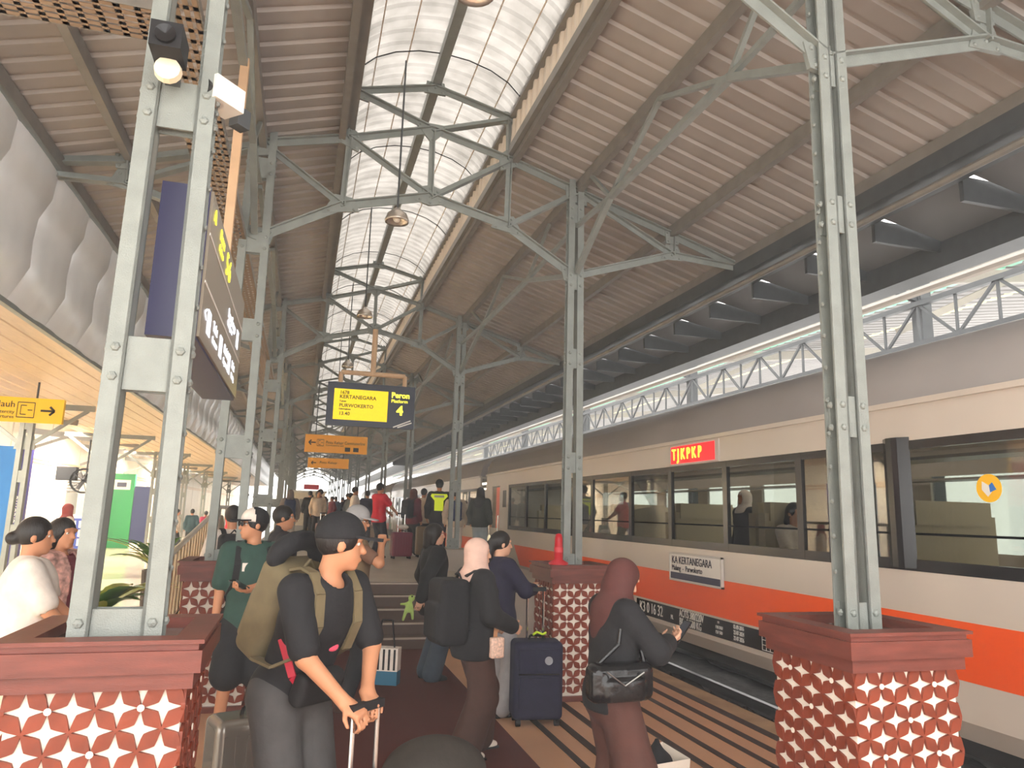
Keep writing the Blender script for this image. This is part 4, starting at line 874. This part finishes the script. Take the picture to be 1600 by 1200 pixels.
def suitcase(label,loc,rzv,w_,d,h,m,handle=.35,soft=False,hm=None,wheels=True,twin=True):
    t=thing('suitcase',label,'suitcase',loc,rzv); f=Field((-w_/2-.05,-d/2-.05,.0),(w_/2+.05,d/2+.05,h+.05),.012); f.box((0,0,.05+(h-.05)/2),(w_/2,d/2,(h-.05)/2),.045,None,.01)
    mkobj('shell',f.mesh('shell',m),t)
    if soft: MB().box((-w_*.40,-d/2-.03,.16),(w_*.40,-d/2,h*.58)).build('front_pocket',m,t); MB().box((-w_*.40,-d/2-.026,h*.66),(w_*.40,-d/2,h*.92)).build('upper_pocket',m,t); MB().tube((-w_*.41,-d/2-.012,h*.62),(w_*.41,-d/2-.012,h*.62),.006,6).build('zip',black,t)
    else:
        for k in range(7): x=-w_*.40+k*w_*.8/6; MB().box((x-.008,-d/2-.006,.12),(x+.008,d/2+.006,h-.07)).build('rib',m,t)
    for sx in (-1,1):
        for sy in (-1,1): MB().lathe([(.0001,-.02),(.03,-.02),(.03,.02),(.0001,.02)],(sx*(w_/2-.05),sy*(d/2-.04),.03),12,'x').build('wheel',blackm,t)
    if handle:
        for sx in (-1,1): MB().tube((sx*.075,d/2-.05,h),(sx*.075,d/2-.05,h+handle),.011,8).build('handle_tube',chrome,t)
        MB().box((-.095,d/2-.07,h+handle-.01),(.095,d/2-.03,h+handle+.025)).build('grip',hm or blackm,t)
    MB().path([(-.07,0,h),(-.06,0,h+.035),(.06,0,h+.035),(.07,0,h)],.011,6).build('carry_handle',blackm,t)
    return t
def phone(label,loc,rot,m=None):
    o=MB().box((-.037,-.004,-.075),(.037,.004,.075)).build('phone',m or black); o.location=loc; o.rotation_euler=rot; tag(o,label,'phone')
    mkobj('screen',MB().box((-.034,-.0048,-.07),(.034,-.004,.07)).mesh('screen',mat('phone_screen',(70,74,84),.1)),o); return o
# ------------------------------------------------------------------ the people
bk_=cloth((30,30,33)); olive=cloth((112,100,74)); char=cloth((72,70,70)); brown=cloth((70,46,38)); jean=cloth((72,84,98)); navyc=cloth((34,32,56)); whitec=cloth((226,216,206)); khaki=cloth((128,106,78)); green=cloth((46,74,66)); greyc=cloth((158,156,156)); redc=cloth((214,30,52)); beigec=cloth((206,186,164)); maroonc=cloth((110,40,52))
wsh=mat('white_shoe',(232,222,208),.5)
# man in black cap
p=Person('person in black cap and black T-shirt bending over a suitcase handle, olive rucksack on',(.02,3.80,0),-2.45,1.78,lean=.42,head=(.95,.10,.0),hl=(-.09,.42,.985),hr=(.06,.44,.965),el=(-1,-.5,.1),er=(1,-.5,.1),cell=.0095,curl=1.3,hd=[((.45,.8,-.45),(.2,-.2,-1)),((-.25,.85,-.45),(-.2,-.2,-1))])
p.body(); p.hair('short'); p.cap(bk_); p.shirt(bk_,.85,-.10,g=.022,bulk=1.06); p.pants(char,1.93,.028,.02); p.shoes(blackm)
p.backpack(olive,'olive rucksack worn by the person in black cap',.15,.235,.10,.26)
r=thing('neck_pillow','black neck pillow strapped on top of the olive rucksack','pillow',p.root.location,p.root.rotation_euler[2])
f=Field(p.at(0,-.26,.5)-.35,p.at(0,-.26,.5)+.35,.013); pts=[p.at(.12*math.cos(a),-.25,.50+.09*math.sin(a)) for a in [PI*k/8 for k in range(9)]]; [f.cone(a,b_,.045,.045,.02) for a,b_ in zip(pts[:-1],pts[1:])]; mkobj('cushion',f.mesh('cushion',bk_),r)
r=thing('waist_bag','black waist bag with red strap on the front of the black T-shirt','bag',p.root.location,p.root.rotation_euler[2])
f=Field(p.at(-.2,.05,-.15)-.1,p.at(.2,.3,.2)+.1,.012); f.box(p.at(.02,.175,.10),np.array([.13,.045,.08]),.035,p.T); mkobj('pouch',f.mesh('pouch',blackm),r)
rs_=mat('red_strap',(186,36,60),.5); b=MB(); pts=[p.at(-.15,.06,.0),p.at(-.08,.15,.02),p.at(.05,.19,.05),p.at(.14,.13,.14),p.at(.17,.02,.26)]
for a,c in zip(pts[:-1],pts[1:]): b.bar(tuple(a),tuple(c),.01,.035)
b.build('strap',rs_,r)
pk=mat('pink_print',(232,84,110),.6)
for q,(x,z,rr) in enumerate(((-.03,.26,.035),(.09,.245,.022))):
    mkobj('pink_print',MB().ball(p.at(x,.136,z),rr,10,(1,.35,.6)).mesh('pink_print',pk,True),p.root)
hp_=p.world((-.02,.565,0))
suitcase('black suitcase with tall silver handle held by the person in black cap',(hp_[0],hp_[1],0),-2.45+PI,.40,.25,.62,blackm,.32)
suitcase('grey ribbed hard-shell suitcase behind the person in black cap',(-.16,4.55,0),.35,.46,.28,.66,mat('grey_shell',(132,126,118),.18,.3,coat=.4),0)
f=Field((-.4,-.3,0),(.4,.3,.5),.015); f.ell((0,0,.2),(.33,.2,.22),None,.02); f.cut((0,0,.003),(0,0,-1)); o=mkobj('duffel_bag',f.mesh('duffel_bag',cloth((58,52,46)))); o.location=(.92,4.75,.008); tag(o,'dark soft duffel bag lying on the brown carpet','bag')
# man in green shirt
p=Person('person in green T-shirt, white-fronted cap and sunglasses looking at the hall, phone in hand',(-.34,6.45,0),PI+.1,1.74,head=(-1.25,.0,0),hl=(.03,.34,1.17),hr=(.25,.05,.88),el=(-1,-.5,-.7),cell=.010,fr=(.16,.04,.075),fl=(-.12,-.03,.075),curl=.8,hd=[((.75,.6,.05),(0,.2,1)),None])
p.body(); p.hair('short'); p.cap(bk_,m2=whitec); p.glasses(black,True); p.shirt(green,.85,-.14,g=.03,bulk=1.08,mfn=None); p.pants(bk_,.95,.03,.03,'shorts'); p.shoes(wsh,blackm); p.backpack(bk_,'black backpack worn by the person in green T-shirt')
mkobj('chest_print',MB().box(tuple(p.at(.06,.148,.36)-.03),tuple(p.at(.06,.150,.36)+np.array([.02,.004,.035]))).mesh('chest_print',whitec),p.root)
h=p.world(tuple(p.hand[0]+np.array([.07,.06,.045]))); phone('black phone held by the person in green T-shirt',h,(1.2,0,-2.2))
# two behind the column
p=Person('person in dark zip jacket and glasses standing behind the green T-shirt',(-.16,8.2,0),-1.3,1.78,head=(-.3,0,0),cell=.013); p.body(); p.hair('short'); p.glasses(); p.shirt(cloth((44,42,48)),1.95,-.12,g=.03,name='jacket',collar=True); p.pants(bk_); p.shoes(blackm)
p=Person('person in white shirt with black backpack seen through the column',(-.72,8.9,0),.25,1.77,cell=.014); p.body(); p.hair('short'); p.shirt(whitec,.8,-.12,g=.028); p.pants(cloth((60,58,60))); p.shoes(blackm); p.backpack(bk_,'black backpack on the white shirt behind the column')
# older man with grey cap
p=Person('older person in grey cap, glasses and khaki vest raising a hand to the face',(.52,7.15,0),-1.6,1.79,head=(-.35,.15,0),hr=(.10,.25,1.50),er=(1,.1,-1),hl=(-.26,.06,.86),cell=.011,curl=1.6)
p.body(); p.hair('short',mat('grey_hair',(150,146,142),.6)); p.cap(greyc); p.glasses(); p.shirt(cloth((120,88,70)),.7,-.1,g=.014); p.shirt(khaki,.12,-.16,g=.032,name='vest',bulk=1.08); p.pants(cloth((36,36,40)),1.93,.02); p.shoes(cloth((70,48,40)),None,-.02)
t=thing('shopping_bag','white and blue striped shopping bag carried by the older person','bag',(.86,7.02,0),-.4)
MB().box((-.13,-.06,.24),(.13,.06,.36)).build('blue_base',mat('teal_bag',(30,100,130),.5),t); MB().box((-.13,-.06,.36),(.13,.06,.56)).build('white_panel',whitec,t)
for k in range(5): MB().box((-.11+k*.05,-.062,.37),(-.09+k*.05,-.06,.55)).build('stripe',blackm,t)
MB().path([(-.08,0,.56),(-.05,0,.80),(.05,0,.80),(.08,0,.56)],.008,6).build('handle',blackm,t)
# woman in black jacket
p=Person('person with black hair, glasses and black jacket holding a green plush toy',(1.48,8.2,0),-1.4,1.63,head=(-.2,0,0),hr=(.20,-.20,.88),cell=.011,skin=SKIN2); p.body(); p.hair('bob'); p.glasses(mat('red_frame',(150,50,40),.4)); p.shirt(bk_,1.97,-.22,g=.035,name='jacket',bulk=1.08,collar=True,flare=.02); p.pants(jean,1.97,.02,.045); p.shoes(blackm)
t=thing('plush_toy','pale green plush toy hanging from the black jacket','toy',p.world((.22,-.33,.80)),0); gm=mat('plush_green',(176,206,112),.95,0,.1,40)
f=Field((-.14,-.1,-.16),(.14,.1,.2),.009); f.ell((0,0,0),(.04,.035,.06),None,.02); f.ell((.02,0,.09),(.035,.03,.035),None,.02); f.cone((-.03,0,-.03),(-.06,0,-.13),.02,.014,.02); f.cone((.03,0,-.03),(.04,0,-.12),.02,.014,.02); f.cone((-.02,0,.03),(-.09,0,.03),.016,.012,.02); mkobj('plush_body',f.mesh('plush_body',gm),t)
MB().ball((.02,-.03,.11),.009).build('eye',black,t)
# pink headscarf
p=Person('person in pale pink headscarf and black top with wide brown trousers and white shoes',(1.36,5.66,0),-1.35,1.57,head=(-.25,.05,0),hr=(.17,.24,.95),hl=(-.15,.22,.93),cell=.011,skin=SKIN2,fl=(-.12,.12,.075),fr=(.10,-.10,.075)); p.body(); p.hijab(cloth((218,182,166))); p.shirt(bk_,1.97,-.16,g=.035,bulk=1.1,flare=.02); p.pants(brown,1.90,.028,.055); p.shoes(wsh,blackm,-.005)
p.backpack(bk_,'black backpack with silver zips on the pale pink headscarf wearer',.17,.26,.13,.22)
t=thing('crossbody_bag','small clear crossbody bag on a tan strap','bag',p.root.location,p.root.rotation_euler[2])
b=MB(); pts=[p.at(-.09,-.10,.53),p.at(-.06,.09,.53),p.at(.05,.17,.34),p.at(.17,.12,.12),p.at(.23,.08,.02)]
for a,c in zip(pts[:-1],pts[1:]): b.bar(tuple(a),tuple(c),.03,.006)
b.build('tan_strap',mat('tan_leather',(176,124,88),.5),t); q=p.at(.24,.09,-.05); f=Field(q-.12,q+.12,.01); f.box(q,(.03,.055,.075),.015); mkobj('pouch',f.mesh('pouch',mat('floral_pouch',(222,186,166),.3,0,.3,60)),t)
# navy sweater
p=Person('person with clipped black ponytail and navy sweater gripping a suitcase handle',(1.84,6.72,0),-1.3,1.60,head=(-.2,.05,0),hl=(-.02,.36,1.10),hr=(.08,.33,1.10),el=(-1,-.3,-.6),er=(1,-.5,-.6),cell=.011,skin=SKIN2,curl=1.5); p.body(); p.hair('pony'); p.shirt(navyc,1.95,-.12,g=.03,bulk=1.08); p.pants(cloth((150,146,146)),1.95,.02,.03); p.shoes(blackm)
q=p.hp(0,-.135,.03); mkobj('hair_clip',MB().ball(q,.035,8,(.7,.5,1.4)).mesh('hair_clip',mat('cream_clip',(236,226,190),.4),True),p.root)
suitcase('navy soft suitcase with twin silver handle beside the carved planter',(2.12,6.42,0),-.12,.44,.27,.70,cloth((34,34,58)),.42,True)
MB().lathe([(.035,0),(.035,.006),(.0001,.006)],(0,0,0),16,'y').build('round_badge',mat('badge_silver',(170,172,178),.3,.6),bpy.data.objects[[o.name for o in bpy.data.objects if o.name.startswith('suitcase')][-1]]).location=(.08,-.168,.55)
o=MB().path([(-.06,0,.01),(-.02,.02,.03),(.03,0,.012),(.06,-.01,.03)],.010,6).build('luggage_tag',mat('lime',(196,226,50),.5)); o.location=(2.14,6.40,.735); tag(o,'lime green luggage tag on top of the navy suitcase','tag')
# brown headscarf
p=Person('person in dark brown headscarf and wide brown trousers looking down at a phone',(1.76,3.98,0),-1.5,1.54,lean=.06,head=(-.05,.48,0),hr=(.06,.34,1.09),hl=(-.07,.36,1.07),el=(-1,-.2,-.8),er=(1,-.3,-.8),cell=.010,skin=SKIN2,curl=1.1,hd=[((.3,.9,.25),(.4,-.1,.9)),((-.3,.9,.25),(-.4,-.1,.9))]); p.body(); p.hijab(cloth((82,44,40)),.34); p.shirt(bk_,1.95,-.12,g=.03,bulk=1.06); p.pants(cloth((84,52,44)),1.96,.03,.065); p.shoes(blackm)
phone('dark phone held by the dark brown headscarf wearer',p.world((.0,.47,1.14)),(-.7,0,-1.5))
t=thing('handbag','glossy black shoulder handbag with chain hanging at the hip','bag',p.root.location,p.root.rotation_euler[2]); hbm=mat('black_patent',(20,19,21),.18,0,0,1,.5,14)
q=np.array([.21,-.06,.93]); f=Field(q-.3,q+.3,.011); f.box(q,(.065,.19,.10),.05,None,.02); f.box(q+np.array([.06,.0,-.03]),(.03,.12,.06),.025,None,.02); mkobj('bag_body',f.mesh('bag_body',hbm),t)
MB().path([tuple(q+np.array([0,-.16,.07])),tuple(p.at(.20,-.07,.30)),tuple(p.at(.15,-.02,.56)),tuple(p.at(.20,.07,.32)),tuple(q+np.array([0,.16,.07]))],.012,8).build('strap',hbm,t)
MB().path([tuple(q+np.array([.09,-.12,.07])),tuple(q+np.array([.10,-.02,.0])),tuple(q+np.array([.09,.10,.06]))],.004,6).build('chain',railm,t)
t=thing('paper_bag','white paper bag with black cloth on the striped floor','bag',(2.16,4.22,0),.35); MB().add([(-.16,-.09,0),(.16,-.09,0),(.16,.09,0),(-.16,.09,0),(-.18,-.11,.40),(.18,-.11,.38),(.18,.11,.42),(-.18,.11,.41)],[(0,3,2,1),(0,1,5,4),(1,2,6,5),(2,3,7,6),(3,0,4,7)]).build('paper_shell',mat('white_paper',(240,228,212),.7),t)
f=Field((-.2,-.15,.2),(.2,.15,.56),.012); f.ell((0,0,.34),(.13,.07,.09)); f.cone((0,0,.38),(.01,0,.48),.06,.015,.05); mkobj('black_cloth',f.mesh('black_cloth',bk_),t)
# ------------------------------------------------------------------ upper platform
U=.75
def far(label,x,y,yaw,H,top,low,hairs='short',zf=U,cell=.022,sleeve=1.9,pack=None,packlab=None,scarf=None,capm=None,group=None,bot='pants',hl=None,hr=None):
    p=Person(label,(x,y,zf),yaw,H,cell=cell,eyes=False,group=group,hl=hl,hr=hr); p.body()
    if scarf is not None: p.hijab(scarf)
    else: p.hair(hairs)
    if capm is not None: p.cap(capm)
    p.shirt(top,sleeve,-.12,g=.028,bulk=1.06); p.pants(low,1.95,.018,.02); p.shoes(wsh if H<1.6 else blackm)
    if pack is not None: p.backpack(pack,packlab)
    return p
far('person in red polo shirt pulling a maroon suitcase',1.72,16.7,-1.0,1.62,redc,cloth((40,42,52)),'short',sleeve=.7,cell=.016,hr=(.2,.4,.95),hl=(-.1,.42,.95))
suitcase('maroon hard suitcase with plastic bag on top, beside the red shirt',(2.24,16.55,U),.1,.46,.28,.58,mat('maroon_shell',(118,30,56),.35),.40)
o=MB().ball((0,0,0),.10,12,(1.3,.8,.55)).build('plastic_bag',mat('clear_plastic',(220,214,206),.25),None,True); o.location=(2.26,16.55,U+.69); tag(o,'crumpled clear plastic bag on the maroon suitcase','bag')
far('person in brown headscarf with dark backpack near the red shirt',2.62,17.6,-.9,1.55,maroonc,bk_,scarf=cloth((96,58,50)),pack=cloth((50,52,56)),packlab='dark backpack under the brown headscarf')
far('person in cream shirt beside the brown headscarf',2.95,18.1,-.7,1.58,beigec,cloth((56,54,58)))
suitcase('tan suitcase standing beside the yellow safety jacket',(2.88,17.2,U),.0,.44,.28,.70,mat('tan_shell',(130,104,70),.5),0)
p=far('person in black and yellow safety jacket seen from behind',2.98,16.2,-.15,1.72,bk_,cloth((40,42,56)),cell=.016,capm=bk_)
hv=mat('hi_vis',(214,232,30),.6,emit=.15); mkobj('yellow_back_panel',MB().prism([(-.10,-.20),(.10,-.20),(.10,.02),(.19,.12),(.17,.17),(-.17,.17),(-.19,.12),(-.10,.02)],-.155,-.149,Matrix(((1,0,0,0),(0,0,1,0),(0,1,0,1.27),(0,0,0,1)))).mesh('yellow_back_panel',hv),p.root); mkobj('reflective_label',MB().box((-.11,-.160,1.36),(.11,-.156,1.41)).mesh('reflective_label',mat('label_grey',(150,156,150),.4)),p.root)
far('person with blue backpack beside the pale plinth column',3.28,15.8,-.2,1.52,beigec,whitec,pack=cloth((56,66,104)),packlab='blue backpack by the pale plinth column')
far('person in dark hooded jacket and pale jeans near the coach door',3.72,15.3,-.6,1.56,cloth((62,66,62)),cloth((160,172,176)),scarf=cloth((52,54,54)))
far('person in grey headscarf with navy backpack walking away along the platform',-.25,19.3,.05,1.47,cloth((128,116,108)),cloth((176,164,152)),scarf=cloth((110,98,92)),pack=cloth((40,50,80)),packlab='navy backpack on the grey headscarf wearer',cell=.018)
suitcase('brown suitcase with white bag standing in the platform crowd',(.75,24,U),.2,.45,.3,.6,mat('brown_shell',(116,66,56),.5),.3)
cr=random.Random(5); tops=[whitec,navyc,cloth((92,96,100)),beigec,cloth((150,70,84)),greyc,bk_,cloth((96,110,130))]
for k in range(20):
    y=22+k*1.15+cr.random(); x=.1+cr.random()*2.0+(k%3)*.12
    far('person in '+['pale','navy','grey','beige','rose','light grey','black','blue-grey'][k%8]+' top and '+['black trousers','blue jeans','khaki trousers'][k%3]+' in the platform crowd',x,y,cr.random()*6,1.55+.15*cr.random(),tops[k%8],[bk_,jean,khaki][k%3],'short',cell=.03,group='crowd along the upper platform')
# ------------------------------------------------------------------ hall people
p=Person('person with black hair bun and white blouse pushing luggage',(-1.63,5.42,0),-1.25,1.66,head=(-.1,.05,0),hl=(.06,.34,.98),hr=(.2,.3,.96),cell=.012,skin=SKIN,fat=1.12); p.body(); p.hair('bun'); p.shirt(whitec,.8,-.10,g=.03,bulk=1.1); p.pants(bk_,1.95,.02,.03); p.shoes(blackm)
suitcase('black suitcase pushed by the white blouse wearer',(-1.25,5.62,0),-.8,.42,.26,.62,blackm,.36)
pat=mat('patterned_cloth',(206,160,150),.8,0,.55,22); p=Person('person in patterned pink jacket over a maroon top',(-1.72,6.35,0),-1.9,1.64,head=(-.2,0,0),cell=.012); p.body(); p.hair('bob'); p.shirt(maroonc,.6,-.14,g=.022); p.shirt(pat,1.3,-.20,g=.034,name='jacket',bulk=1.06,open_front=True); p.pants(bk_); p.shoes(blackm)
far('person in red and white headscarf at the hall counter',-4.7,17.5,-1,1.72,whitec,greyc,zf=0,scarf=cloth((150,60,54)))
for k in range(6): far('person in '+['white','teal','pink','olive','red','grey'][k]+' top waiting in the hall',-4.4+.35*k,30+1.3*k,cr.random()*6,1.5+.12*cr.random(),[whitec,cloth((50,80,90)),cloth((214,70,110)),olive,redc,greyc][k],bk_,'short',zf=0,cell=.03,group='people waiting in the hall')
# ------------------------------------------------------------------ passengers in the coach
p=far('passenger in white headscarf standing inside the coach window',5.35,8.0,1.6,1.42,bk_,bk_,zf=.72,scarf=whitec,cell=.016)
for lab,x,top,hs in (('passenger with black ponytail in white seated by the coach window',5.12,whitec,'pony'),('passenger in grey seated beside the white-clad passenger in the coach',5.58,greyc,'bob')):
    p=Person(lab,(x,6.74,.72),PI,1.58,hip=.36,fl=(-.10,.42,.075),fr=(.10,.42,.075),hl=(-.12,.30,.62),hr=(.12,.30,.62),cell=.016,eyes=False,skin=SKIN2); p.body(); p.hair(hs); p.shirt(top,1.9,-.08,g=.025); p.pants(bk_,1.95,.015,.01); p.shoes(blackm)

# ------------------------------------------------------------------ haze in the air of the shed
hm=bpy.data.materials.new('haze_air'); hm.use_nodes=True; nt=hm.node_tree; nt.nodes.clear(); o=nt.nodes.new('ShaderNodeOutputMaterial'); v=nt.nodes.new('ShaderNodeVolumeScatter'); v.inputs['Density'].default_value=.008
nt.links.new(v.outputs[0],o.inputs['Volume']); hz=MB().box((-11.5,-1,-.65),(15.5,94,9)).build('haze',hm); hz['kind']='stuff'; tag(hz,'thin pale haze hanging in the air under the station roof','haze')
